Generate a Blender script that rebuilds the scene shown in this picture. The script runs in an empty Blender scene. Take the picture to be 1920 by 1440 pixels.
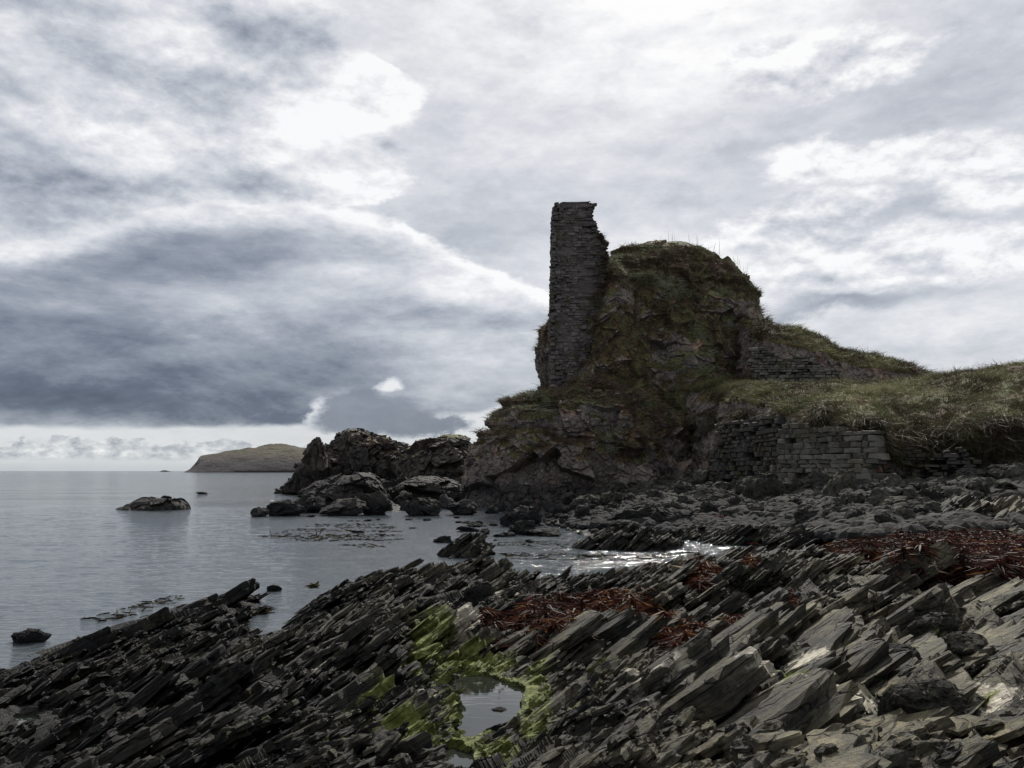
import bpy, bmesh, math, random
import numpy as np
from mathutils import Vector
R = math.radians
C = bpy.context.scene
COL = C.collection
rng = np.random.default_rng(7)

# ---------------------------------------------------------------- camera
CAM_H = 2.5
F_PX = 1570.0
PITCH = math.atan(163.0 / F_PX)
cam_d = bpy.data.cameras.new('camera'); cam = bpy.data.objects.new('camera', cam_d); COL.objects.link(cam)
cam.location = (0, 0, CAM_H); cam.rotation_euler = (R(90) + PITCH, 0, 0)
cam_d.sensor_width = 36; cam_d.lens = 36 * F_PX / 1920.0
cam_d.clip_start = 0.1; cam_d.clip_end = 60000
C.camera = cam
C.view_settings.view_transform = 'Standard'; C.view_settings.look = 'None'
C.view_settings.gamma = 1; C.view_settings.exposure = 0

def ray(px, py):
    r = (px - 960.0) / F_PX; u = (720.0 - py) / F_PX
    return (r, math.cos(PITCH) - u * math.sin(PITCH), math.sin(PITCH) + u * math.cos(PITCH))
def pt(px, py, Y):
    d = ray(px, py); k = Y / d[1]
    return np.array((d[0] * k, Y, CAM_H + d[2] * k))
def ground(px, py, z=0.0):
    d = ray(px, py); k = (z - CAM_H) / d[2]
    return np.array((d[0] * k, d[1] * k, z))
def azel(px, py):
    d = np.array(ray(px, py)); d /= np.linalg.norm(d)
    return math.atan2(d[0], d[1]), math.asin(d[2])

# ---------------------------------------------------------------- node helper
class NT:
    def __init__(s, tree): s.t = tree; s.n = tree.nodes; s.l = tree.links; s.n.clear()
    def new(s, typ, **kw):
        n = s.n.new(typ)
        for k, v in kw.items(): setattr(n, k, v)
        return n
    def put(s, sock, v):
        if v is None: return
        if isinstance(v, bpy.types.NodeSocket): s.l.new(v, sock)
        else:
            if hasattr(sock.default_value, '__len__') and len(sock.default_value) == 4 and len(v) == 3: v = (*v, 1)
            sock.default_value = v
    def m(s, op, a, b=None, c=None, clamp=False):
        n = s.new('ShaderNodeMath', operation=op, use_clamp=clamp)
        s.put(n.inputs[0], a); s.put(n.inputs[1], b); s.put(n.inputs[2], c)
        return n.outputs[0]
    def vm(s, op, a, b=None):
        n = s.new('ShaderNodeVectorMath', operation=op)
        s.put(n.inputs[0], a); s.put(n.inputs[1], b)
        return n.outputs['Value'] if op in ('DOT_PRODUCT', 'LENGTH') else n.outputs[0]
    def noise(s, vec, scale, detail=4, rough=0.55, dist=0.0, color=False):
        n = s.new('ShaderNodeTexNoise'); s.put(n.inputs['Vector'], vec)
        n.inputs['Scale'].default_value = scale; n.inputs['Detail'].default_value = detail
        n.inputs['Roughness'].default_value = rough; n.inputs['Distortion'].default_value = dist
        return n.outputs['Color' if color else 'Fac']
    def vor(s, vec, scale, feature='F1', out='Distance', rnd=1.0):
        n = s.new('ShaderNodeTexVoronoi', feature=feature); s.put(n.inputs['Vector'], vec)
        n.inputs['Scale'].default_value = scale; n.inputs['Randomness'].default_value = rnd
        return n.outputs[out]
    def ramp(s, fac, pts, smooth=False):
        n = s.new('ShaderNodeValToRGB'); cr = n.color_ramp
        if smooth: cr.interpolation = 'EASE'
        while len(cr.elements) < len(pts): cr.elements.new(0.5)
        for e, (p, c) in zip(cr.elements, pts):
            e.position = p; e.color = (*c, 1) if hasattr(c, '__len__') else (c, c, c, 1)
        s.put(n.inputs[0], fac)
        return n.outputs[0]
    def ss(s, v, lo, hi, a=0.0, b=1.0):
        n = s.new('ShaderNodeMapRange', interpolation_type='SMOOTHSTEP')
        s.put(n.inputs[0], v); s.put(n.inputs[1], lo); s.put(n.inputs[2], hi); s.put(n.inputs[3], a); s.put(n.inputs[4], b)
        return n.outputs[0]
    def mix(s, f, a, b):
        n = s.new('ShaderNodeMix', data_type='RGBA')
        s.put(n.inputs[0], f); s.put(n.inputs[6], a); s.put(n.inputs[7], b)
        return n.outputs[2]
    def fmix(s, f, a, b):
        n = s.new('ShaderNodeMix', data_type='FLOAT')
        s.put(n.inputs[0], f); s.put(n.inputs[2], a); s.put(n.inputs[3], b)
        return n.outputs[0]
    def attr(s, name): return s.new('ShaderNodeAttribute', attribute_name=name).outputs['Fac']
    def curve(s, x, pts):
        n = s.new('ShaderNodeFloatCurve'); c = n.mapping.curves[0]
        pts = sorted(pts)
        c.points[0].location = pts[0]; c.points[1].location = pts[-1]
        for p in pts[1:-1]: c.points.new(*p)
        n.mapping.use_clip = False; n.mapping.update()
        s.put(n.inputs['Value'], x)
        return n.outputs[0]

# ---------------------------------------------------------------- world: sky with cloud decks
SUN_AZ, SUN_EL = R(12), R(42)
W = bpy.data.worlds.new('World'); C.world = W; W.use_nodes = True
w = NT(W.node_tree)
gen = w.new('ShaderNodeTexCoord').outputs['Generated']
sp = w.new('ShaderNodeSeparateXYZ'); w.put(sp.inputs[0], gen)
az = w.m('ARCTAN2', sp.outputs[0], sp.outputs[1]); el = w.m('ARCSINE', sp.outputs[2])
def UV(px, py):
    a, e = azel(px, py); return (a / 1.4 + 0.5, e / 0.6)
U0 = w.m('MULTIPLY_ADD', az, 1 / 1.4, 0.5); V0 = w.m('DIVIDE', el, 0.6)
cmb = w.new('ShaderNodeCombineXYZ'); w.put(cmb.inputs[0], U0); w.put(cmb.inputs[1], V0)
uv = cmb.outputs[0]
# domain warp, in direction space
st = w.vm('MULTIPLY', gen, (1.0, 1.0, 1.9))
n_big = w.noise(st, 3.2, 7, 0.6, 0, True); n_mid = w.noise(st, 9.0, 8, 0.62, 0.0, True); 
n_pf = w.noise(st, 11.0, 11, 0.62)
n_puff = w.m('ADD', w.m('MULTIPLY', n_pf, 0.85), w.m('MULTIPLY', w.m('SUBTRACT', 0.85, w.m('ABSOLUTE', w.m('MULTIPLY_ADD', w.noise(st, 16.0, 6, 0.5), 3.0, -1.5))), 0.15))
n_wisp = w.noise(w.vm('MULTIPLY', gen, (1.0, 1.0, 3.0)), 4.6, 10, 0.68, 0.25)
def relief(scale, off, det, rough, zs=1.9):
    q = w.vm('MULTIPLY', gen, (1.0, 1.0, zs)); a = w.noise(q, scale, det, rough); b = w.noise(w.vm('ADD', q, (0.0, 0.0, off)), scale, det, rough)
    return w.m('SUBTRACT', a, b)
rel = w.m('ADD', w.m('MULTIPLY', relief(7.0, 0.045, 9, 0.60), 0.9), w.m('MULTIPLY', relief(20.0, 0.016, 6, 0.6), 0.7))
relw = w.m('MULTIPLY', relief(5.0, 0.05, 9, 0.62, 4.0), 1.0)
dens = w.ss(w.noise(st, 6.0, 11, 0.64), 0.40, 0.60)
def warp(amp1, amp2):
    a = w.vm('MULTIPLY', w.vm('SUBTRACT', n_big, (0.5, 0.5, 0.5)), (amp1, amp1, 0))
    b = w.vm('MULTIPLY', w.vm('SUBTRACT', n_mid, (0.5, 0.5, 0.5)), (amp2, amp2, 0))
    return w.vm('ADD', uv, w.vm('ADD', a, b))
wv = warp(0.10, 0.09); we = w.vm('ADD', warp(0.03, 0.06), w.vm('MULTIPLY', w.vm('SUBTRACT', w.noise(st, 34.0, 5, 0.6, 0, True), (0.5, 0.5, 0.5)), (0.022, 0.030, 0)))
def comp(v, i):
    q = w.new('ShaderNodeSeparateXYZ'); w.put(q.inputs[0], v); return q.outputs[i]
eu, ev = comp(we, 0), comp(we, 1)
def blob(px, py, rx, ry, rot=0.0, src=None):
    u, v = UV(px, py); ru = rx / F_PX / 1.4; rv = ry / F_PX / 0.6
    mp = w.new('ShaderNodeMapping', vector_type='TEXTURE'); w.put(mp.inputs[0], src or wv)
    mp.inputs[1].default_value = (u, v, 0); mp.inputs[2].default_value = (0, 0, rot); mp.inputs[3].default_value = (ru, rv, 1)
    g = w.new('ShaderNodeTexGradient', gradient_type='SPHERICAL'); w.put(g.inputs[0], mp.outputs[0])
    return w.m('SMOOTH_MIN', g.outputs['Fac'], 1.0, 0.0)
def acc(b, lst, src=None):
    for (px, py, rx, ry, amp, *r) in lst:
        b = w.m('MULTIPLY_ADD', blob(px, py, rx, ry, r[0] if r else 0.0, src), amp, b)
    return b
# high thin layer over everything
b0 = w.m('MULTIPLY_ADD', w.m('SUBTRACT', n_wisp, 0.5), 0.34, 0.82)
b0 = acc(b0, [(1200, -20, 680, 330, 0.20), (1500, -60, 500, 220, 0.10), (1250, 480, 220, 160, 0.08), (900, 420, 260, 120, -0.14), (850, 250, 160, 250, -0.04), (1330, 330, 320, 110, -0.07),
              (1600, 220, 360, 90, -0.10, 0.2), (1750, 60, 380, 120, -0.04), (1530, 590, 330, 45, -0.30, 0.1),
              (1380, 520, 150, 90, 0.05), (1690, 400, 300, 60, -0.12), (1850, 200, 200, 120, -0.06)])
b0 = w.m('ADD', b0, w.m('ADD', w.m('MULTIPLY', rel, 0.26), w.m('MULTIPLY', relw, 0.20)))
# cumulus on the right: lit puffs
def smask(lst, thr_lo, thr_hi, namp):
    b = None
    for (px, py, rx, ry, *r) in lst:
        g = blob(px, py, rx, ry, r[0] if r else 0.0)
        b = g if b is None else w.m('MAXIMUM', b, g)
    b = w.m('MULTIPLY_ADD', w.m('SUBTRACT', n_puff, 0.5), namp, b)
    return w.ss(b, thr_lo, thr_hi)
m = smask([(1540, 310, 170, 65), (1690, 300, 150, 55, 0.2), (1880, 320, 190, 110, 0.7), (1480, 430, 240, 60, 0.45), (1560, 500, 260, 90, 0.15), (1780, 480, 260, 70),
           (1500, 120, 220, 60, 0.5), (1680, 110, 130, 40, 0.4), (1550, 165, 120, 30, 0.3)], 0.18, 0.52, 0.95)
b0 = w.fmix(m, b0, w.m('ADD', w.m('MULTIPLY', rel, 1.0), w.m('MULTIPLY_ADD', w.m('SUBTRACT', n_puff, 0.5), 0.5, 0.90)))
m = smask([(1650, 650, 330, 75), (1880, 620, 300, 110), (1500, 640, 200, 40)], 0.15, 0.5, 0.6)
b0 = w.fmix(m, b0, w.m('MULTIPLY_ADD', w.m('SUBTRACT', n_wisp, 0.5), 0.7, 0.84))
# layer bounded by an edge curve; bright rim fades inward
def cU(pts): return [UV(px, py) for px, py in pts]
def edge_below(pts):      # signed distance (V units) below curve
    c = w.curve(eu, cU(pts)); return w.m('SUBTRACT', c, ev)
# C1: cumulus mass upper left, right edge given as u(v)
def edge_left(pts):
    c = w.curve(ev, [(UV(px, py)[1], UV(px, py)[0]) for px, py in pts]); return w.m('SUBTRACT', c, eu)
d1 = edge_left([(500, -200), (610, -60), (650, 20), (660, 80), (720, 120), (800, 150), (770, 210), (750, 260), (775, 310), (795, 350), (700, 385), (450, 405), (200, 450)])
c1 = w.m('MULTIPLY_ADD', w.m('SUBTRACT', n_puff, 0.5), 0.75, 0.80)
c1 = w.m('ADD', c1, w.m('ADD', w.m('MULTIPLY', rel, 0.62), w.m('MULTIPLY_ADD', dens, 0.10, -0.06)))
c1 = w.m('ADD', c1, w.m('MULTIPLY', w.ss(d1, 0.0, 0.20, 0.16, 0.0), 1.0))
c1 = acc(c1, [(560, 90, 190, 75, -0.34), (420, 40, 120, 60, -0.1), (100, 120, 420, 130, -0.06), (120, 330, 330, 120, -0.14), (470, 340, 190, 50, -0.24), (560, 240, 160, 60, 0.12),
              (400, 130, 200, 60, 0.16, -0.4), (250, 290, 200, 60, 0.16, -0.5), (700, 330, 130, 50, 0.08), (30, 420, 260, 110, -0.18)])
d1 = w.m('MULTIPLY_ADD', w.m('SUBTRACT', n_puff, 0.45), 0.05, d1)
b1 = w.fmix(w.ss(d1, -0.003, 0.016), b0, c1)
# C2: broad bank with a bright upper rim
d2 = edge_below([(-500, 520), (-100, 470), (120, 440), (240, 410), (400, 380), (560, 383), (700, 400), (800, 440), (880, 480), (1000, 530), (1060, 580), (1250, 680), (1500, 760), (1900, 800), (2600, 830)])
c2 = w.m('MULTIPLY_ADD', w.m('SUBTRACT', n_wisp, 0.5), 0.75, 0.60)
c2 = w.m('ADD', c2, w.m('ADD', w.m('MULTIPLY', relw, 0.38), w.m('MULTIPLY', rel, 0.22)))
c2 = w.m('ADD', c2, w.ss(d2, 0.0, 0.065, 0.42, 0.0))
c2 = acc(c2, [(30, 520, 420, 150, -0.16), (480, 450, 330, 70, -0.05), (720, 500, 260, 90, 0.22, -0.3), (500, 560, 300, 70, 0.12), (880, 560, 250, 60, 0.22), (850, 640, 300, 60, 0.2),
              (200, 650, 450, 90, -0.15), (760, 600, 200, 30, -0.15), (560, 690, 330, 60, -0.08), (950, 620, 80, 30, -0.2), (900, 700, 220, 60, 0.12), (400, 740, 600, 65, -0.26), (50, 760, 450, 60, -0.22), (500, 780, 350, 45, -0.15), (800, 740, 300, 40, 0.1)])
d2 = w.m('MULTIPLY_ADD', w.m('SUBTRACT', n_puff, 0.45), 0.025, d2)
b2 = w.fmix(w.ss(d2, -0.005, 0.018), b1, c2)
# clear strip under the bank, above the horizon
d3 = w.m('SUBTRACT', w.curve(U0, cU([(-600, 790), (0, 796), (250, 800), (480, 796), (560, 792), (620, 786), (700, 778), (820, 772), (900, 770), (950, 760), (1200, 770), (2600, 780)])),
         w.m('ADD', w.m('MULTIPLY', w.m('SUBTRACT', ev, V0), 0.32), V0))
c3 = w.m('MULTIPLY_ADD', w.m('SUBTRACT', n_wisp, 0.5), 0.2, 0.83)
b3 = w.fmix(w.ss(d3, -0.004, 0.009), b2, c3)
m = smask([(612, 772, 34, 34), (640, 755, 45, 16)], 0.1, 0.75, 0.8)
b3 = w.fmix(m, b3, 0.9)
# detached dark cloud and small lit puff
m = smask([(720, 780, 150, 32), (690, 762, 80, 30), (800, 790, 80, 16)], 0.0, 0.5, 0.75)
b3 = w.fmix(m, b3, w.m('MULTIPLY_ADD', w.m('SUBTRACT', n_puff, 0.5), 0.3, 0.40))
m = smask([(735, 728, 40, 22)], 0.1, 0.7, 0.8)
b3 = w.fmix(m, b3, 0.9)
# row of distant cumulus
hz = w.noise(w.vm('MULTIPLY', gen, (1.0, 1.0, 1.6)), 26.0, 6, 0.6)
vtop = w.m('MULTIPLY_ADD', hz, 0.085, UV(960, 883)[1] + 0.012)
mm = w.m('MULTIPLY', w.ss(w.m('SUBTRACT', vtop, V0), -0.001, 0.006), w.ss(V0, 0.014, 0.03))
b3 = w.fmix(w.m('MULTIPLY', mm, 0.9), b3, w.m('MULTIPLY_ADD', w.m('SUBTRACT', w.noise(st, 60.0, 4, 0.6), 0.5), 1.1, 0.74))
b3 = w.fmix(w.ss(V0, 0.0, 0.03, 0.5, 0.0), b3, 0.62)
# the part of the sky the photograph does not show: bright towards the sun, greyer behind
sund = (math.sin(SUN_AZ) * math.cos(SUN_EL), math.cos(SUN_AZ) * math.cos(SUN_EL), math.sin(SUN_EL))
ds = w.vm('DOT_PRODUCT', gen, sund)
bo = w.m('MULTIPLY_ADD', w.m('SUBTRACT', n_wisp, 0.5), 0.5, w.ss(ds, -0.3, 1.0, 0.70, 1.0))
back = w.m('MAXIMUM', w.ss(el, 0.52, 0.72), w.ss(w.m('ABSOLUTE', az), 0.62, 0.95))
b4 = w.fmix(back, b3, bo)
colr = w.ramp(b4, [(0.0, (0.040, 0.052, 0.078)), (0.3, (0.135, 0.165, 0.225)), (0.5, (0.30, 0.335, 0.405)), (0.7, (0.545, 0.575, 0.635)), (0.85, (0.76, 0.775, 0.815)), (1.0, (1.02, 1.02, 1.02))])
low = w.ss(V0, 0.0, 0.16, 1.0, 0.0)
colr = w.mix(w.m('MULTIPLY', low, 0.6), colr, w.vm('MULTIPLY', colr, (0.97, 1.02, 0.98)))
sky = w.new('ShaderNodeTexSky', sky_type='NISHITA'); sky.sun_disc = False
sky.sun_elevation = SUN_EL; sky.sun_rotation = SUN_AZ
bgs = w.new('ShaderNodeBackground'); w.put(bgs.inputs[0], sky.outputs[0]); bgs.inputs[1].default_value = 0.06
bgc = w.new('ShaderNodeBackground'); w.put(bgc.inputs[0], colr); bgc.inputs[1].default_value = 1.0
cover = w.ss(b4, 0.1, 0.75, 0.97, 0.90)
ms = w.new('ShaderNodeMixShader'); w.put(ms.inputs[0], cover); w.l.new(bgs.outputs[0], ms.inputs[1]); w.l.new(bgc.outputs[0], ms.inputs[2])
w.l.new(ms.outputs[0], w.new('ShaderNodeOutputWorld').inputs[0])

sun_d = bpy.data.lights.new('sun', 'SUN'); sun = bpy.data.objects.new('sun', sun_d); COL.objects.link(sun)
sun_d.energy = 5.0; sun_d.angle = R(2.0); sun_d.color = (1.0, 0.955, 0.89)
sun.rotation_euler = Vector(sund).to_track_quat('Z', 'Y').to_euler(); sun.location = (0, 0, 60)

# ---------------------------------------------------------------- numpy noise
def hsh(*k):
    h = np.zeros(np.broadcast(*k).shape, np.uint32)
    with np.errstate(over='ignore'):
        for i, a in enumerate(k):
            a = np.asarray(a).astype(np.int64).astype(np.uint32)
            h = (h ^ (a * np.uint32(0x9E3779B1 + 0x1000193 * 2 * i))) * np.uint32(0x85EBCA6B)
            h ^= h >> np.uint32(15)
        h = h * np.uint32(0xC2B2AE35); h ^= h >> np.uint32(13); h = h * np.uint32(0x27D4EB2F); h ^= h >> np.uint32(16)
    return h.astype(np.float32) / np.float32(4294967296.0)
def vn(P, seed=0):
    I = np.floor(P); f = (P - I).astype(np.float32); I = I.astype(np.int64)
    f = f * f * f * (f * (f * 6 - 15) + 10)
    o = 0
    for dx in (0, 1):
        wx = f[..., 0] if dx else 1 - f[..., 0]
        for dy in (0, 1):
            wy = wx * (f[..., 1] if dy else 1 - f[..., 1])
            for dz in (0, 1):
                o = o + wy * (f[..., 2] if dz else 1 - f[..., 2]) * hsh(I[..., 0] + dx, I[..., 1] + dy, I[..., 2] + dz, seed)
    return o
def fbm(P, scale, oct=4, seed=0, gain=0.5):
    a = 1.0; o = 0; t = 0; q = P / scale
    for i in range(oct):
        o = o + a * (vn(q, seed + i * 17) - 0.5); t += a; a *= gain; q = q * 2.03 + 11.7
    return o / t * 2
def facet(P, scale, seed=0, tilt=1.0, step=1.0):
    """blocky rock: nearest jittered cell, each with its own offset and tilt"""
    q = P / scale; I = np.floor(q).astype(np.int64)
    best = np.full(q.shape[:-1], 1e9, np.float32); val = np.zeros(q.shape[:-1], np.float32)
    for dx in (-1, 0, 1):
        for dy in (-1, 0, 1):
            for dz in (-1, 0, 1):
                a, b, c = I[..., 0] + dx, I[..., 1] + dy, I[..., 2] + dz
                vx = q[..., 0] - a - hsh(a, b, c, seed + 1); vy = q[..., 1] - b - hsh(a, b, c, seed + 2); vz = q[..., 2] - c - hsh(a, b, c, seed + 3)
                d = vx * vx + vy * vy + vz * vz
                v = step * (hsh(a, b, c, seed + 4) - 0.5) + tilt * ((hsh(a, b, c, seed + 5) - 0.5) * vx + (hsh(a, b, c, seed + 6) - 0.5) * vy + (hsh(a, b, c, seed + 7) - 0.5) * vz)
                k = d < best; best = np.where(k, d, best); val = np.where(k, v, val)
    return val * scale
def sstep(x, a, b):
    t = np.clip((x - a) / (b - a), 0, 1); return t * t * (3 - 2 * t)

# ---------------------------------------------------------------- mesh helpers
def tag(o, label=None, cat=None, group=None, kind=None):
    if label: o['label'] = label
    if cat: o['category'] = cat
    if group: o['group'] = group
    if kind: o['kind'] = kind
    return o
def link(name, me, mat, parent=None):
    o = bpy.data.objects.new(name, me); COL.objects.link(o)
    if mat and not me.materials: me.materials.append(mat)
    if parent: o.parent = parent
    return o
def mesh(name, V, Fc, mat, attrs=None, parent=None, smooth=False):
    """V (n,3); Fc (m,3|4) int array or list of such arrays"""
    me = bpy.data.meshes.new(name)
    V = np.ascontiguousarray(V, np.float32).reshape(-1, 3)
    Fs = Fc if isinstance(Fc, list) else [Fc]
    loops = np.concatenate([f.ravel() for f in Fs]).astype(np.int32)
    tot = np.concatenate([np.full(len(f), f.shape[1], np.int32) for f in Fs])
    start = np.concatenate(([0], np.cumsum(tot)[:-1])).astype(np.int32)
    me.vertices.add(len(V)); me.vertices.foreach_set('co', V.ravel())
    me.loops.add(len(loops)); me.loops.foreach_set('vertex_index', loops)
    me.polygons.add(len(tot)); me.polygons.foreach_set('loop_start', start); me.polygons.foreach_set('loop_total', tot)
    me.polygons.foreach_set('use_smooth', np.full(len(tot), smooth, bool))
    me.update(calc_edges=True)
    for k, a in (attrs or {}).items():
        at = me.attributes.new(k, 'FLOAT', 'POINT'); at.data.foreach_set('value', np.ascontiguousarray(a, np.float32).ravel())
    return link(name, me, mat, parent)
def grid_faces(n, m_, wrap=False):
    i = np.arange(n - 1)[:, None]; j = np.arange(m_ if wrap else m_ - 1)[None, :]; j2 = (j + 1) % m_
    a = i * m_ + j; b = i * m_ + j2; c = (i + 1) * m_ + j2; d = (i + 1) * m_ + j
    return np.stack(np.broadcast_arrays(a, b, c, d), -1).reshape(-1, 4)
def grid_normals(P, wrap=False):
    du = np.gradient(P, axis=0)
    dv = (np.roll(P, -1, 1) - np.roll(P, 1, 1)) if wrap else np.gradient(P, axis=1)
    n = np.cross(dv, du); n /= np.maximum(np.linalg.norm(n, axis=-1, keepdims=True), 1e-9)
    return n

# ---------------------------------------------------------------- materials
def mat(name):
    m_ = bpy.data.materials.new(name); m_.use_nodes = True; t = NT(m_.node_tree)
    p = t.new('ShaderNodeBsdfPrincipled'); t.l.new(p.outputs[0], t.new('ShaderNodeOutputMaterial').inputs[0])
    return m_, t, p
def bump(t, p, h, strength, dist, prev=None):
    b = t.new('ShaderNodeBump'); b.inputs['Strength'].default_value = strength; b.inputs['Distance'].default_value = dist
    t.put(b.inputs['Height'], h)
    if prev is not None: t.l.new(prev, b.inputs['Normal'])
    if p: t.l.new(b.outputs[0], p.inputs['Normal'])
    return b.outputs[0]
PHI, DIP = R(20), R(34)
BN = (-math.sin(DIP) * math.cos(PHI), math.sin(DIP) * math.sin(PHI), math.cos(DIP))   # bedding normal
ST = (math.sin(PHI), math.cos(PHI), 0.0)
def bed_coords(t, co, k=14.0):
    a = t.vm('DOT_PRODUCT', co, BN); c = t.new('ShaderNodeCombineXYZ')
    sv = t.vm('DOT_PRODUCT', co, ST); dv = t.vm('DOT_PRODUCT', co, tuple(np.cross(BN, ST)))
    t.put(c.inputs[0], t.m('MULTIPLY', a, k)); t.put(c.inputs[1], sv); t.put(c.inputs[2], dv)
    return c.outputs[0]
def mat_shore():
    m_, t, p = mat('slate_rock')
    co = t.new('ShaderNodeTexCoord').outputs['Object']
    bc = bed_coords(t, co)
    n1 = t.noise(co, 0.7, 6, 0.6); n2 = t.noise(bc, 2.2, 7, 0.65); n3 = t.noise(co, 16, 5, 0.7); n4 = t.noise(bc, 9.0, 5, 0.7)
    v = t.m('ADD', t.m('MULTIPLY', n1, 0.45), t.m('ADD', t.m('MULTIPLY', n2, 0.35), t.m('MULTIPLY', n3, 0.25)))
    col = t.ramp(v, [(0.38, (0.011, 0.012, 0.014)), (0.48, (0.036, 0.036, 0.037)), (0.56, (0.095, 0.090, 0.076)), (0.65, (0.20, 0.187, 0.147))])
    dry = t.attr('dry')
    col = t.mix(dry, t.vm('MULTIPLY', col, (0.30, 0.305, 0.335)), t.vm('MULTIPLY', col, (1.15, 1.11, 0.94)))
    va = t.attr('var'); col = t.mix(va, t.vm('MULTIPLY', col, (0.66, 0.67, 0.70)), t.vm('MULTIPLY', col, (1.35, 1.31, 1.18)))
    # thin dark joints across the slabs
    cr = t.vor(t.vm('ADD', t.vm('MULTIPLY', bc, (0.2, 1.0, 0.55)), t.vm('MULTIPLY', t.noise(co, 3, 3, 0.5, 0, True), (0.3, 0.3, 0.3))), 2.6, 'DISTANCE_TO_EDGE')
    crk = t.ss(cr, 0.0, 0.035, 1.0, 0.0)
    col = t.mix(t.m('MULTIPLY', crk, 0.55), col, (0.012, 0.012, 0.014))
    lich = t.m('MULTIPLY', t.ss(t.noise(co, 9, 6, 0.75), 0.60, 0.68), t.ss(t.noise(co, 1.3, 3), 0.45, 0.6))
    col = t.mix(t.m('MULTIPLY', lich, t.m('MULTIPLY', dry, 0.5)), col, (0.26, 0.255, 0.215))
    fleck = t.ss(t.noise(co, 42, 3, 0.6), 0.66, 0.72)
    col = t.mix(t.m('MULTIPLY', fleck, 0.30), col, (0.22, 0.22, 0.20))
    pm = t.m('MULTIPLY', t.ss(t.attr('pale'), 0.05, 0.2), t.ss(t.m('ADD', t.attr('pale'), t.m('MULTIPLY', t.m('SUBTRACT', t.noise(co, 7, 6, 0.7), 0.5), 1.3)), 0.42, 0.62))
    col = t.mix(pm, col, t.ramp(n3, [(0.3, (0.22, 0.20, 0.15)), (0.7, (0.62, 0.58, 0.48))]))
    am = t.m('MULTIPLY', t.ss(t.attr('algae'), 0.05, 0.2), t.ss(t.m('ADD', t.attr('algae'), t.m('MULTIPLY', t.m('SUBTRACT', t.m('ADD', t.m('MULTIPLY', n2, 0.5), t.m('MULTIPLY', t.noise(co, 6, 6, 0.7), 0.5)), 0.5), 2.2)), 0.44, 0.66))
    ag = t.ramp(t.noise(co, 11, 5, 0.7), [(0.3, (0.035, 0.048, 0.008)), (0.5, (0.115, 0.135, 0.028)), (0.70, (0.30, 0.33, 0.12))])
    col = t.mix(t.m('MULTIPLY', am, 0.92), col, ag)
    bt = t.m('MULTIPLY', t.ss(t.noise(co, 2.2, 5, 0.6), 0.56, 0.66), 0.30)
    col = t.mix(bt, col, (0.085, 0.078, 0.035))
    t.put(p.inputs['Base Color'], col)
    t.put(p.inputs['Roughness'], t.fmix(dry, t.m('MULTIPLY_ADD', n3, 0.45, 0.42), t.m('MULTIPLY_ADD', n3, 0.4, 0.55)))
    p.inputs['Specular IOR Level'].default_value = 0.16
    h1 = t.m('ADD', t.m('MULTIPLY', n4, 0.6), t.m('MULTIPLY', n3, 0.5))
    b = bump(t, None, h1, 1.0, 0.05)
    b = bump(t, None, crk, 0.9, -0.05, b)
    bump(t, p, t.noise(co, 60, 4, 0.7), 0.5, 0.006, b)
    return m_
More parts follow.
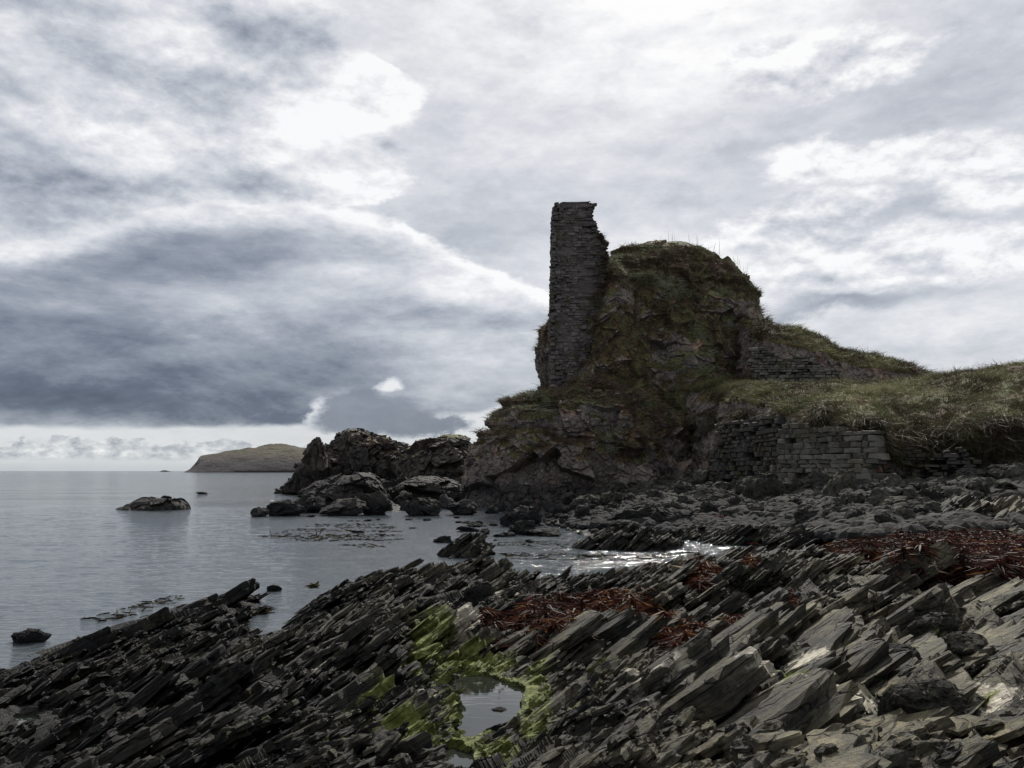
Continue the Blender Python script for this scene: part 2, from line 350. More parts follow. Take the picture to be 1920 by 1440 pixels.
def mat_crag(name, scale=1.0, rock_gain=1.0, seed=0.0):
    m_, t, p = mat(name)
    co = t.new('ShaderNodeTexCoord').outputs['Object']
    n1 = t.noise(co, 0.35, 6, 0.62); n2 = t.noise(co, 1.7, 7, 0.68); n3 = t.noise(co, 7.0, 5, 0.7)
    v = t.m('ADD', t.m('MULTIPLY', n1, 0.35), t.m('ADD', t.m('MULTIPLY', n2, 0.45), t.m('MULTIPLY', n3, 0.25)))
    g = rock_gain
    col = t.ramp(v, [(0.38, (0.024 * g, 0.023 * g, 0.026 * g)), (0.52, (0.066 * g, 0.061 * g, 0.060 * g)), (0.62, (0.12 * g, 0.112 * g, 0.10 * g)), (0.72, (0.23 * g, 0.22 * g, 0.19 * g))])
    red = t.ss(t.noise(co, 0.6, 4, 0.6), 0.55, 0.68)
    col = t.mix(t.m('MULTIPLY', red, 0.7), t.vm('MULTIPLY', col, (1.08, 1.0, 0.90)), t.vm('MULTIPLY', col, (1.6, 1.0, 0.75)))
    lich = t.m('MULTIPLY', t.ss(t.noise(co, 3.5, 6, 0.8), 0.59, 0.66), t.ss(t.noise(co, 0.5, 3), 0.42, 0.58))
    col = t.mix(t.m('MULTIPLY', lich, 0.6), col, (0.30 * g, 0.30 * g, 0.27 * g))
    orange = t.m('MULTIPLY', t.ss(t.noise(co, 5.0, 5, 0.7), 0.62, 0.68), t.ss(t.noise(co, 0.33, 2), 0.6, 0.68))
    col = t.mix(t.m('MULTIPLY', orange, 0.6), col, (0.30, 0.15, 0.04))
    crk = t.ss(t.vor(t.vm('ADD', co, t.vm('MULTIPLY', t.noise(co, 1.5, 4, 0.6, 0, True), (0.8, 0.8, 0.8))), 1.6, 'DISTANCE_TO_EDGE'), 0.0, 0.05, 1.0, 0.0)
    col = t.mix(t.m('MULTIPLY', crk, 0.6), col, (0.016, 0.016, 0.018))
    vm_ = t.ss(t.m('ADD', t.attr('veg'), t.m('MULTIPLY', t.m('SUBTRACT', t.noise(co, 1.6, 7, 0.75), 0.5), 1.1)), 0.38, 0.60)
    vc = t.ramp(t.m('MULTIPLY_ADD', t.m('SUBTRACT', n3, 0.5), 0.7, t.noise(co, 0.45, 4, 0.6)), [(0.32, (0.090, 0.056, 0.038)), (0.46, (0.130, 0.092, 0.045)), (0.54, (0.092, 0.095, 0.036)), (0.66, (0.160, 0.155, 0.065)), (0.78, (0.23, 0.23, 0.14))])
    col = t.mix(vm_, col, vc)
    tid = t.ss(t.m('ADD', t.attr('tide'), t.m('MULTIPLY', t.m('SUBTRACT', n2, 0.5), 0.8)), 0.3, 0.7)
    col = t.mix(tid, col, t.vm('MULTIPLY', col, (0.35, 0.36, 0.40)))
    t.put(p.inputs['Base Color'], col)
    p.inputs['Roughness'].default_value = 0.82; p.inputs['Specular IOR Level'].default_value = 0.3
    b = bump(t, None, t.m('ADD', n2, t.m('MULTIPLY', n3, 0.5)), 0.8, 0.22)
    b = bump(t, None, crk, 0.6, -0.1, b)
    bump(t, p, t.noise(co, 22, 5, 0.75), 0.7, 0.05, b)
    return m_
def mat_boulder():
    m_, t, p = mat('boulder_rock')
    tc = t.new('ShaderNodeTexCoord').outputs['Object']; oi = t.new('ShaderNodeObjectInfo')
    co = t.vm('ADD', tc, t.vm('MULTIPLY', oi.outputs['Location'], (0.37, 0.37, 0.37)))
    n1 = t.noise(co, 1.2, 5, 0.6); n2 = t.noise(co, 6, 6, 0.7)
    v = t.m('ADD', t.m('MULTIPLY', n1, 0.5), t.m('MULTIPLY', n2, 0.5))
    col = t.ramp(v, [(0.36, (0.020, 0.020, 0.020)), (0.52, (0.054, 0.053, 0.047)), (0.68, (0.115, 0.110, 0.090))])
    col = t.mix(oi.outputs['Random'], t.vm('MULTIPLY', col, (0.62, 0.62, 0.64)), t.vm('MULTIPLY', col, (1.12, 1.09, 1.0)))
    lich = t.ss(t.noise(co, 5, 6, 0.8), 0.60, 0.66)
    col = t.mix(t.m('MULTIPLY', lich, 0.35), col, (0.20, 0.20, 0.16))
    # weed-dark belt where the tide reaches
    geo = t.new('ShaderNodeNewGeometry'); sz = t.new('ShaderNodeSeparateXYZ'); t.put(sz.inputs[0], geo.outputs['Position'])
    tid = t.ss(t.m('ADD', sz.outputs[2], t.m('MULTIPLY', n1, 0.5)), 0.7, 1.7, 0.85, 0.0)
    col = t.mix(tid, col, (0.020, 0.020, 0.021))
    t.put(p.inputs['Base Color'], col); t.put(p.inputs['Roughness'], 0.85); p.inputs['Specular IOR Level'].default_value = 0.10
    b = bump(t, None, n2, 0.7, 0.08); bump(t, p, t.noise(co, 28, 4, 0.75), 0.6, 0.02, b)
    return m_
def mat_stone(name, c0, c1):
    m_, t, p = mat(name)
    co = t.new('ShaderNodeTexCoord').outputs['Object']; s = t.attr('shade')
    n1 = t.noise(co, 3.0, 6, 0.7)
    col = t.mix(t.m('MULTIPLY_ADD', t.m('SUBTRACT', n1, 0.5), 1.0, s), c0, c1)
    lich = t.m('MULTIPLY', t.ss(t.noise(co, 5, 6, 0.8), 0.58, 0.65), t.ss(t.noise(co, 0.6, 2), 0.4, 0.6))
    col = t.mix(t.m('MULTIPLY', lich, 0.5), col, (0.30, 0.30, 0.25))
    moss = t.ss(t.noise(co, 0.8, 6, 0.75), 0.48, 0.60)
    col = t.mix(t.m('MULTIPLY', moss, 0.6), col, (0.055, 0.050, 0.022))
    t.put(p.inputs['Base Color'], col); p.inputs['Roughness'].default_value = 0.85; p.inputs['Specular IOR Level'].default_value = 0.25
    b = bump(t, None, n1, 0.7, 0.06); bump(t, p, t.noise(co, 25, 4, 0.7), 0.6, 0.03, b)
    return m_
def mat_attr(name, stops, rough=0.8, trans=0.0, spec=0.3):
    m_, t, p = mat(name)
    co = t.new('ShaderNodeTexCoord').outputs['Object']
    v = t.m('MULTIPLY_ADD', t.m('SUBTRACT', t.noise(co, 0.9, 5, 0.65), 0.5), 0.9, t.attr('tint'))
    col = t.ramp(v, stops); t.put(p.inputs['Base Color'], col)
    p.inputs['Roughness'].default_value = rough; p.inputs['Specular IOR Level'].default_value = spec
    if trans:
        tr = t.new('ShaderNodeBsdfTranslucent'); t.put(tr.inputs[0], col)
        mx = t.new('ShaderNodeMixShader'); mx.inputs[0].default_value = trans
        t.l.new(p.outputs[0], mx.inputs[1]); t.l.new(tr.outputs[0], mx.inputs[2])
        out = [n for n in t.n if n.type == 'OUTPUT_MATERIAL'][0]; t.l.new(mx.outputs[0], out.inputs[0])
    return m_
M_SHORE = mat_shore()
M_CRAG = mat_crag('crag_rock', rock_gain=2.3); M_SEACRAG = mat_crag('sea_crag_rock', rock_gain=0.78)
M_BOULDER = mat_boulder()
M_TOWER = mat_stone('tower_stone', (0.060, 0.053, 0.055), (0.175, 0.152, 0.142))
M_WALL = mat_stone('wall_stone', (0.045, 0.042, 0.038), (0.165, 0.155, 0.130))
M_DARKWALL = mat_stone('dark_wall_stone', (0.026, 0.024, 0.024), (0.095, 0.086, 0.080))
M_GRASS = mat_attr('tussock_grass', [(0.15, (0.042, 0.030, 0.018)), (0.42, (0.064, 0.058, 0.027)), (0.65, (0.085, 0.092, 0.036)), (0.92, (0.19, 0.18, 0.09))], 0.7, 0.25)
M_HEATH = mat_attr('heath_plants', [(0.15, (0.075, 0.050, 0.040)), (0.45, (0.110, 0.086, 0.054)), (0.7, (0.105, 0.115, 0.058)), (0.95, (0.27, 0.285, 0.21))], 0.75, 0.2)
M_KELP = mat_attr('red_seaweed', [(0.05, (0.012, 0.009, 0.006)), (0.25, (0.022, 0.009, 0.007)), (0.5, (0.045, 0.014, 0.010)), (0.75, (0.080, 0.026, 0.016)), (0.98, (0.20, 0.10, 0.035))], 0.6, 0.22, 0.10)
M_WEED = mat_attr('floating_weed', [(0.2, (0.012, 0.010, 0.005)), (0.8, (0.05, 0.04, 0.015))], 0.8, 0.0, 0.05)

# ---------------------------------------------------------------- terrain height model
def frac_key(x, y): return np.stack((np.arctan2(x, y) * 3.0, np.log(np.hypot(x, y))), -1)
CP = [ # px, py, z
 (-400,1330,.1),(-150,1290,.1),(0,1262,.12),(130,1208,.14),(250,1172,.15),(380,1140,.2),(450,1122,.18),(475,1168,-.02),(530,1160,-.05),(600,1128,.25),(680,1100,.45),
 (760,1078,.72),(830,1078,.66),(900,1082,.6),(960,1100,.36),(1030,1095,.3),(1100,1082,.32),(1250,1056,.30),(1340,1046,.25),(1450,1044,.28),(1560,1025,.4),
 (-400,1250,-.6),(0,1225,-.5),(130,1180,-.5),(250,1140,-.5),(380,1108,-.5),(460,1085,-.6),(540,1130,-.3),(600,1090,-.5),(700,1050,-.6),(850,1040,-.6),(1000,1068,-.4),(1150,1052,-.25),(1300,1030,-.2),(1440,1022,-.18),
 (-300,1500,.4),(50,1340,.30),(100,1420,.45),(250,1260,.28),(300,1400,.55),(420,1200,.16),(500,1250,.42),(520,1400,.68),(600,1180,.5),(700,1180,.68),(700,1300,.68),(640,1400,.75),(800,1120,.72),(900,1150,.58),(960,1150,.45),(800,1210,.6),
 (860,1290,.52),(900,1360,.5),(850,1430,.5),(1000,1220,.66),(1050,1300,.74),(1030,1400,.78),(1100,1160,.55),(1150,1420,.9),(1200,1150,.55),(1200,1250,.8),(1300,1340,.92),(1400,1200,.78),(1350,1110,.5),(1480,1130,.7),
 (1500,1400,1.0),(1600,1100,.78),(1690,1080,.84),(1650,1200,.9),(1750,1030,.75),(1900,1040,.85),(1600,1040,.62),(1640,1015,.68),(1820,1040,.85),(1800,1005,.9),(1800,1130,.98),(1850,1300,1.15),(1700,1420,1.1),(1920,1430,1.2),(2100,1200,1.3),(2300,1000,1.2),(2200,1500,1.4),
 (1200,1004,.12),(1130,1010,.05),(1350,1030,-.2),
 (1050,1000,-.1),(1000,1020,-.25),(1010,968,-.05),(900,1040,-.5),(800,985,-.25),(700,965,-.08),(600,965,-.2),(850,945,.0),(500,1000,-1.2),(300,1000,-1.6),(100,1100,-1.2),(600,1030,-1.0),(750,1010,-.7),(500,935,-1.2),(700,930,.1),(100,950,-2)]
CPR = [ # px, py, distance: the stony beach rising to the walls
 (2250,985,23),(2250,950,28),(2250,915,33),(1900,985,24),(1900,960,28),(1900,930,32),(1900,905,35.5),(1700,990,24),(1700,960,29),(1700,930,34),(1700,912,37.5),(1620,992,25),(1600,960,30),(1600,930,35.5),(1600,912,38.5),(1550,992,27),
 (1500,1005,29),(1500,985,31),(1500,960,34),(1500,930,39),(1480,908,43.5),(1400,1001,30),(1400,985,32),(1400,968,34.5),(1390,950,38),(1380,925,45),(1350,903,54),(1300,1000,31),(1300,985,33),(1300,958,38),(1270,925,47),(1250,905,57),(1150,978,36),(1150,956,43),(1130,935,53),(1050,985,37.5),(1050,958,46)]
CP += [(a, b, CAM_H - (b - 883) / F_PX * c) for a, b, c in CPR]
cp_xyz = np.array([ground(*c) for c in CP]); cp_k = frac_key(cp_xyz[:, 0], cp_xyz[:, 1])
def tps(d2): return d2 * np.log(np.maximum(d2, 1e-12))
d2 = ((cp_k[:, None] - cp_k[None]) ** 2).sum(-1); n_ = len(CP)
A_ = np.zeros((n_ + 3, n_ + 3)); A_[:n_, :n_] = tps(d2) + np.eye(n_) * 0.004
A_[:n_, n_] = 1; A_[:n_, n_ + 1:] = cp_k; A_[n_, :n_] = 1; A_[n_ + 1:, :n_] = cp_k.T
sol = np.linalg.solve(A_, np.concatenate((cp_xyz[:, 2], np.zeros(3))))
def z0(x, y):
    k = frac_key(x, y); o = sol[n_] + k @ sol[n_ + 1:]
    for i in range(n_): o = o + sol[i] * tps(((k - cp_k[i]) ** 2).sum(-1))
    return np.clip(o, -2.2, 2.6)
ZA = np.linspace(-0.8, 0.8, 260); ZL = np.linspace(math.log(2.5), math.log(130), 300)
_l, _a = np.meshgrid(ZL, ZA, indexing='ij'); ZG = z0(np.exp(_l) * np.sin(_a), np.exp(_l) * np.cos(_a))
def z0(x, y):
    x = np.asarray(x, float); y = np.asarray(y, float)
    i = np.clip((np.log(np.hypot(x, y)) - ZL[0]) / (ZL[1] - ZL[0]), 0, 298.99); j = np.clip((np.arctan2(x, y) - ZA[0]) / (ZA[1] - ZA[0]), 0, 258.99)
    i0 = i.astype(int); j0 = j.astype(int); f = i - i0; g = j - j0
    return (ZG[i0, j0] * (1 - f) + ZG[i0 + 1, j0] * f) * (1 - g) + (ZG[i0, j0 + 1] * (1 - f) + ZG[i0 + 1, j0 + 1] * f) * g
def seats(px, py, z=0.5, surf=None):
    '''where the sight lines through seen points meet the smooth ground'''
    surf = surf or z0; px = np.asarray(px, float); py = np.asarray(py, float); sh = px.shape; px = px.ravel(); py = py.ravel()
    r = (px - 960.0) / F_PX; u = (720.0 - py) / F_PX
    dy = math.cos(PITCH) - u * math.sin(PITCH); dz = math.sin(PITCH) + u * math.cos(PITCH)
    ks = np.exp(np.linspace(math.log(3.2), math.log(75), 170)); out = np.zeros((len(px), 3))
    for c0 in range(0, len(px), 20000):        # walk out along each sight line until it meets the ground
        q = slice(c0, c0 + 20000); K_ = ks[None]; x = r[q, None] * K_; y = dy[q, None] * K_; zz = CAM_H + dz[q, None] * K_
        g = zz - surf(x, y); hit = g <= 0; i = np.where(hit.any(1), hit.argmax(1), len(ks) - 1); i = np.maximum(i, 1); n = np.arange(len(i))
        g0, g1 = g[n, i - 1], g[n, i]; f = np.clip(g0 / np.where(np.abs(g0 - g1) < 1e-9, 1e-9, g0 - g1), 0, 1)
        k = ks[i - 1] * (1 - f) + ks[i] * f
        out[q] = np.stack((r[q] * k, dy[q] * k, CAM_H + dz[q] * k), -1)
    return out.reshape(*sh, 3)
def poly_world(pts, z):
    if z in (0.8, 1.4): return seats([p[0] for p in pts], [p[1] for p in pts])[:, :2]      # beds that follow the slope of the shore
    return np.array([ground(px, py, z)[:2] for px, py in pts])
def poly_sdf(x, y, poly):
    """signed distance, negative inside"""
    d = np.full(x.shape, 1e9); ins = np.zeros(x.shape, bool); n = len(poly)
    for i in range(n):
        ax, ay = poly[i]; bx, by = poly[(i + 1) % n]
        ex, ey = bx - ax, by - ay; tt = np.clip(((x - ax) * ex + (y - ay) * ey) / (ex * ex + ey * ey), 0, 1)
        d = np.minimum(d, np.hypot(x - ax - tt * ex, y - ay - tt * ey))
        c = ((ay > y) != (by > y)) & (x < ex * (y - ay) / (ey if ey else 1e-9) + ax); ins ^= c
    return np.where(ins, -d, d)
POOLS = [(0.52, [(793,1293),(830,1280),(877,1266),(913,1268),(940,1278),(982,1292),(974,1333),(962,1372),(935,1366),(900,1377),(887,1386),(857,1383),(853,1350),(847,1330),(862,1312),(835,1298)]),
         (0.50, [(795,1450),(813,1413),(853,1401),(888,1414),(893,1450)]),
         (0.34, [(16,1362),(30,1344),(66,1340),(70,1352),(50,1362)]),
         (0.46, [(760,1277),(776,1274),(774,1280),(762,1283)]),
         (0.45, [(930,1165),(946,1160),(948,1168),(934,1171)])]
def bricks(t, s, T, L, seed, jit=0.7):
    u = t / T; i = np.floor(u)
    b = lambda k: k + jit * (hsh(k, seed) - 0.5)
    i = np.where(u < b(i), i - 1, i); i = np.where(u >= b(i + 1), i + 1, i)
    lo, hi = b(i), b(i + 1)
    v = s / L + hsh(i, seed + 9) * 7.3; j = np.floor(v)
    c = lambda k: k + jit * (hsh(k, i, seed + 3) - 0.5)
    j = np.where(v < c(j), j - 1, j); j = np.where(v >= c(j + 1), j + 1, j)
    sc = (c(j) + c(j + 1)) / 2
    et = np.minimum(u - lo, hi - u) * T; es = np.minimum(v - c(j), c(j + 1) - v) * L
    return (u - (lo + hi) / 2) * T, (v - sc) * L, hsh(i, j, seed + 5), hsh(i, j, seed + 6), np.minimum(et, es)
def strata_D(x, y):
    P = np.stack((x, y, x * 0), -1)
    w1 = fbm(P, 2.6, 3, 5) * 0.30 + fbm(P, 0.5, 3, 8) * 0.05
    X = 5 * np.tanh(x / 5); Y = 12 * np.tanh(y / 12)
    t = x * math.cos(PHI) - y * math.sin(PHI) - 0.017 * X * Y + w1
    s = x * math.sin(PHI) + y * math.cos(PHI) + fbm(P, 1.1, 3, 3) * 0.25
    sd = math.sin(DIP)
    big = sstep(fbm(P, 4.0, 2, 31) + 0.12 * X / 5, -0.25, 0.35)            # broad slabs / thin blades
    t1, s1, r1, q1, e1 = bricks(t, s + 0.35 * t, 0.62, 1.9, 11)
    t2, s2, r2, q2, e2 = bricks(t + 0.04 * fbm(P, .4, 2, 77), s - 0.5 * t, 0.20, 0.75, 23)
    k1 = 0.50 + 0.22 * big; k2 = 0.36 - 0.16 * big; k3 = 1 - k1 - k2
    D = sd * (k1 * t1 + (k2 + k3) * t2)
    D = D + 0.20 * (r1 - 0.5) + 0.085 * (r2 - 0.5) * (1 - 0.6 * big)
    D = D + (q1 - 0.45) * 0.16 * s1 + (q2 - 0.5) * 0.16 * s2
    D = D - 0.16 * (q2 > 0.86) * (1 - 0.5 * big)
    D = D + fbm(P, 0.22, 4, 91) * 0.016
    return D
NBN = np.array(BN)
def smooth_mask(x, y):   # 0..1: how far the bedrock relief shows
    m_ = np.ones(x.shape)
    for (z, poly, k) in FLAT: m_ *= 1 - k * sstep(-poly_sdf(x, y, poly_world(poly, z)), -0.6, 0.6)
    return m_
KELP_AREA = (0.8, [(1545,1035),(1600,1000),(1660,985),(1760,985),(1850,1000),(1925,1010),(2050,1030),(2050,1080),(1880,1085),(1740,1070),(1640,1050)])
FLAT = [(*KELP_AREA, 1.0), (1.4, [(1330,960),(1500,985),(1700,975),(1950,985),(2300,990),(2300,890),(1250,890),(1100,930),(1150,960)], 0.75)]
NR, NA = 800, 1100
lr = np.linspace(math.log(3.4), math.log(92.0), NR)
sa = np.linspace(-1, 1, NA); aa = R(38.0) * (sa + 0.32 * sa ** 5 * (np.abs(sa) > 0))   # a little wider than the picture
LR, AA = np.meshgrid(lr, aa, indexing='ij')
gx = np.exp(LR) * np.sin(AA); gy = np.exp(LR) * np.cos(AA)
gz = z0(gx, gy)
mask = smooth_mask(gx, gy) * (1 - 0.75 * sstep(np.exp(LR), 36, 52))
Dg = strata_D(gx, gy) * mask
for _z, _p in POOLS[:3]: Dg = Dg * sstep(poly_sdf(gx, gy, poly_world(_p, _z)), 0.0, 0.6)
PG = np.stack((gx, gy, gx * 0), -1)
Dg = Dg * 0.75 + mask * (0.34 * fbm(PG, 1.7, 3, 55) * sstep(gz, 0.05, 0.4) - 0.09 + facet(PG, 0.35, 320, 0.7, 0.5) * 0.35 + facet(PG, 0.13, 330, 0.7, 0.5) * 0.15)
Dg = Dg * sstep(gz, -0.05, 0.25)
kz_ = sstep(poly_sdf(gx, gy, poly_world(KELP_AREA[1], 0.8)), -0.3, 0.5)
gz = gz + (1 - mask) * (facet(PG, 0.5, 300, 0.5, 0.4) * 0.4 + facet(PG, 0.22, 310, 0.6, 0.5) * 0.5) * sstep(gz, -0.3, 0.2) * (0.15 + 0.85 * kz_)
P = np.stack((gx, gy, gz), -1) + Dg[..., None] * NBN
algae = np.zeros(gx.shape); pale = np.zeros(gx.shape)
# pools: a basin under the water, rims kept just above it
SD = [poly_sdf(P[..., 0], P[..., 1], poly_world(p, z)) + fbm(P, 0.18, 3, 60) * 0.035 for z, p in POOLS]
for k, (z, poly) in enumerate(POOLS):
    sdf = SD[k]
    P[..., 2] = np.where((sdf >= 0) & (sdf < 0.30), np.maximum(P[..., 2], z + 0.015 + 0.04 * np.clip(sdf, 0, 1) + 0.03 * fbm(P, .1, 3, 4) + 0.5 * np.abs(facet(P, 0.12, 9, .8, .6))), P[..., 2])
for k, (z, poly) in enumerate(POOLS):
    P[..., 2] = np.where(SD[k] < 0, np.minimum(P[..., 2], z - 0.10 * sstep(-SD[k], -0.01, 0.10) - 0.02), P[..., 2])
ALGAE = [(810,1215,45,22,.75),(870,1240,60,15,.8),(800,1245,40,15,.8),(930,1240,45,15,.7),(1010,1300,22,50,.85),(1000,1370,30,25,.8),(760,1370,80,22,.75),(720,1420,110,20,.75),(640,1395,60,15,.6),(930,1410,40,30,.7),(1010,1250,40,25,.5),
           (1485,1292,35,14,.85),(1690,1250,28,10,.6),(1760,1225,22,7,.75),(1120,1290,70,40,.42),(500,1370,40,20,.5),(1870,1410,40,10,.55),(700,1335,60,30,.45),(1100,1380,80,30,.40)]
PALE = [(800,1300,30,14,.6),(870,1395,40,10,.6),(985,1345,14,30,.5),(650,1345,40,12,.6),(1430,1330,60,12,.6),(1230,1380,30,14,.6),(1330,1390,40,12,.5),(880,1205,45,12,.85),(850,1192,40,10,.6),(960,1120,25,10,.6),(950,1140,35,9,.75),(1190,1268,22,9,.8),(1190,1395,22,12,.75),(1520,1270,35,18,.85),(1570,1345,70,14,.85),(1450,1310,22,14,.7),(1290,1310,20,10,.7),(1000,1310,12,50,.45),(1690,1245,30,8,.6),
           (1230,1310,20,10,.6),(1570,1172,22,10,.7),(690,1330,30,10,.6),(700,1390,50,10,.5),(545,1310,22,6,.6),(600,1290,40,12,.45),(1890,1420,40,12,.75),(1480,1245,20,8,.6),(1690,1370,25,18,.5),(1380,1170,20,6,.6),(1850,1400,30,10,.6),(500,1370,60,6,.45),(1540,1085,14,4,.6),(1500,1130,20,4,.5)]
def stain(lst, x, y, ka=1.35, kr=1.3):
    '''stains with a shape of their own, each lying on the rock near a seen point'''
    o = np.zeros(np.shape(x))
    for px, py, rpx, rpy, amp in lst:
        z = 0.6 if px < 1200 else 0.9
        a = ground(px, py, z); b = ground(px + rpx, py, z); c = ground(px, py - rpy, z)
        o = np.maximum(o, ka * amp * np.exp(-((x - a[0]) / abs(b[0] - a[0]) / kr) ** 2 - ((y - a[1]) / abs(c[1] - a[1]) / kr) ** 2))
    return o
POOLW = [poly_world(p, z) for z, p in POOLS]
def algae_f(x, y):
    o = stain(ALGAE, x, y, 1.25, 1.2)
    for k in (0, 1): o = np.maximum(o, 0.66 * np.exp(-np.maximum(poly_sdf(x, y, POOLW[k]), 0) / 0.30))
    return o
def dry_f(x, y, z): return np.clip(0.22 + 0.55 * np.clip(np.arctan2(x, y) / 0.5, -1, 1) + (np.minimum(z, 1.0) - 0.45) * 0.6 - 0.35 * sstep(y, 16, 26) + 0.25 * fbm(np.stack((x, y, z), -1), 1.6, 3, 71), 0, 1)
algae = algae_f(gx, gy); pale = stain(PALE, gx, gy); dry = dry_f(gx, gy, P[..., 2]) * (0.15 + 0.85 * sstep(mask, 0.3, 0.9))  # beach ground also darkened in colour, for the shaded gaps between boulders
shore = mesh('rocky_shore', P, grid_faces(NR, NA)[:, ::-1], M_SHORE, {'algae': algae, 'pale': pale, 'dry': dry, 'var': 0.3 + 0 * dry})
tag(shore, 'shore bedrock of dark tilted slate blades and slabs', kind='structure')
GZ = P[..., 2].copy()
# ---- slabs and blades broken along the bedding, part of the same bedrock
def plates(x, y, zt, hl, hw, th, psi, seed, K=18, jit=0.15, tiltj=0.045, name='rocky_shore'):
    r = np.random.default_rng(seed); n = len(x); Pc = np.stack((x, y, 0 * x), -1)
    ph = PHI + 0.28 * fbm(Pc, 5.0, 2, 3) + 0.035 * 5 * np.tanh(x / 5) + r.normal(0, tiltj, n)
    dp = DIP + 0.22 * fbm(Pc, 3.5, 2, 13) + r.normal(0, tiltj, n)
    c = np.cos; q = np.sin
    du = np.stack((c(ph) * c(dp), -q(ph) * c(dp), q(dp)), -1); sv = np.stack((q(ph), c(ph), 0 * ph), -1)
    tw_ = r.normal(0, tiltj, n)[:, None]; sv = sv + np.array((0, 0, 1.0)) * tw_; sv /= np.linalg.norm(sv, axis=1, keepdims=True)
    nn = np.cross(du, sv); nn *= np.sign(nn[:, 2:3])
    A = du * c(psi)[:, None] + sv * q(psi)[:, None]; Bv = np.cross(nn, A)
    th_ = (np.arange(K) / K * 2 * math.pi)[None] + r.uniform(-0.4, 0.4, (n, K)) * 2 * math.pi / K
    p_ = r.uniform(2.2, 7.0, (n, 1))
    rad = (np.abs(c(th_)) ** p_ + np.abs(q(th_)) ** p_) ** (-1 / p_) * (1 + r.normal(0, jit, (n, K)) * (0.45 + 0.9 * (c(th_) > 0)))
    skew = r.uniform(-0.5, 0.5, (n, 1)); tap = r.uniform(0.0, 0.55, (n, 1))
    a0 = rad * c(th_); b0 = rad * q(th_) * (1 - tap * np.clip(a0, -1, 1)) 
    b0 = b0 + skew * a0 * 0.4
    rings = []
    def ring(sc, dz, j, rough):
        a = a0 * sc + r.normal(0, j, (n, K)); b = b0 * sc + r.normal(0, j, (n, K))
        rings.append((a, b, dz + r.normal(0, 1, (n, K)) * rough))
    T = th[:, None]
    ring(1.02, -T, 0.02, 0.0); ring(1.05, -T * 0.62, 0.035, 0.01); ring(0.96, -T * 0.55, 0.03, 0.004); ring(1.0, -T * 0.18, 0.02, 0.004); ring(0.965, 0 * T, 0.012, 0.003)
    ring(0.62, 0 * T + 0.006, 0.02, 0.008)
    V = np.zeros((n, 6 * K + 1, 3)); cen = np.stack((x, y, zt), -1)
    for k, (a, b, dz) in enumerate(rings):
        V[:, k * K:(k + 1) * K] = cen[:, None] + A[:, None] * (a * hl[:, None])[..., None] + Bv[:, None] * (b * hw[:, None])[..., None] + nn[:, None] * dz[..., None]
    V[:, -1] = cen + nn * 0.01
    base = np.arange(n)[:, None, None] * (6 * K + 1); kk = np.arange(K); k2 = (kk + 1) % K
    q4 = np.concatenate([(base + np.stack((o * K + kk, o * K + k2, (o + 1) * K + k2, (o + 1) * K + kk), -1)[None]).reshape(-1, 4) for o in range(5)])
    t3 = (base + np.stack((5 * K + kk, 5 * K + k2, 0 * kk + 6 * K), -1)[None]).reshape(-1, 3)
    return V.reshape(-1, 3), q4, t3
r = np.random.default_rng(21)
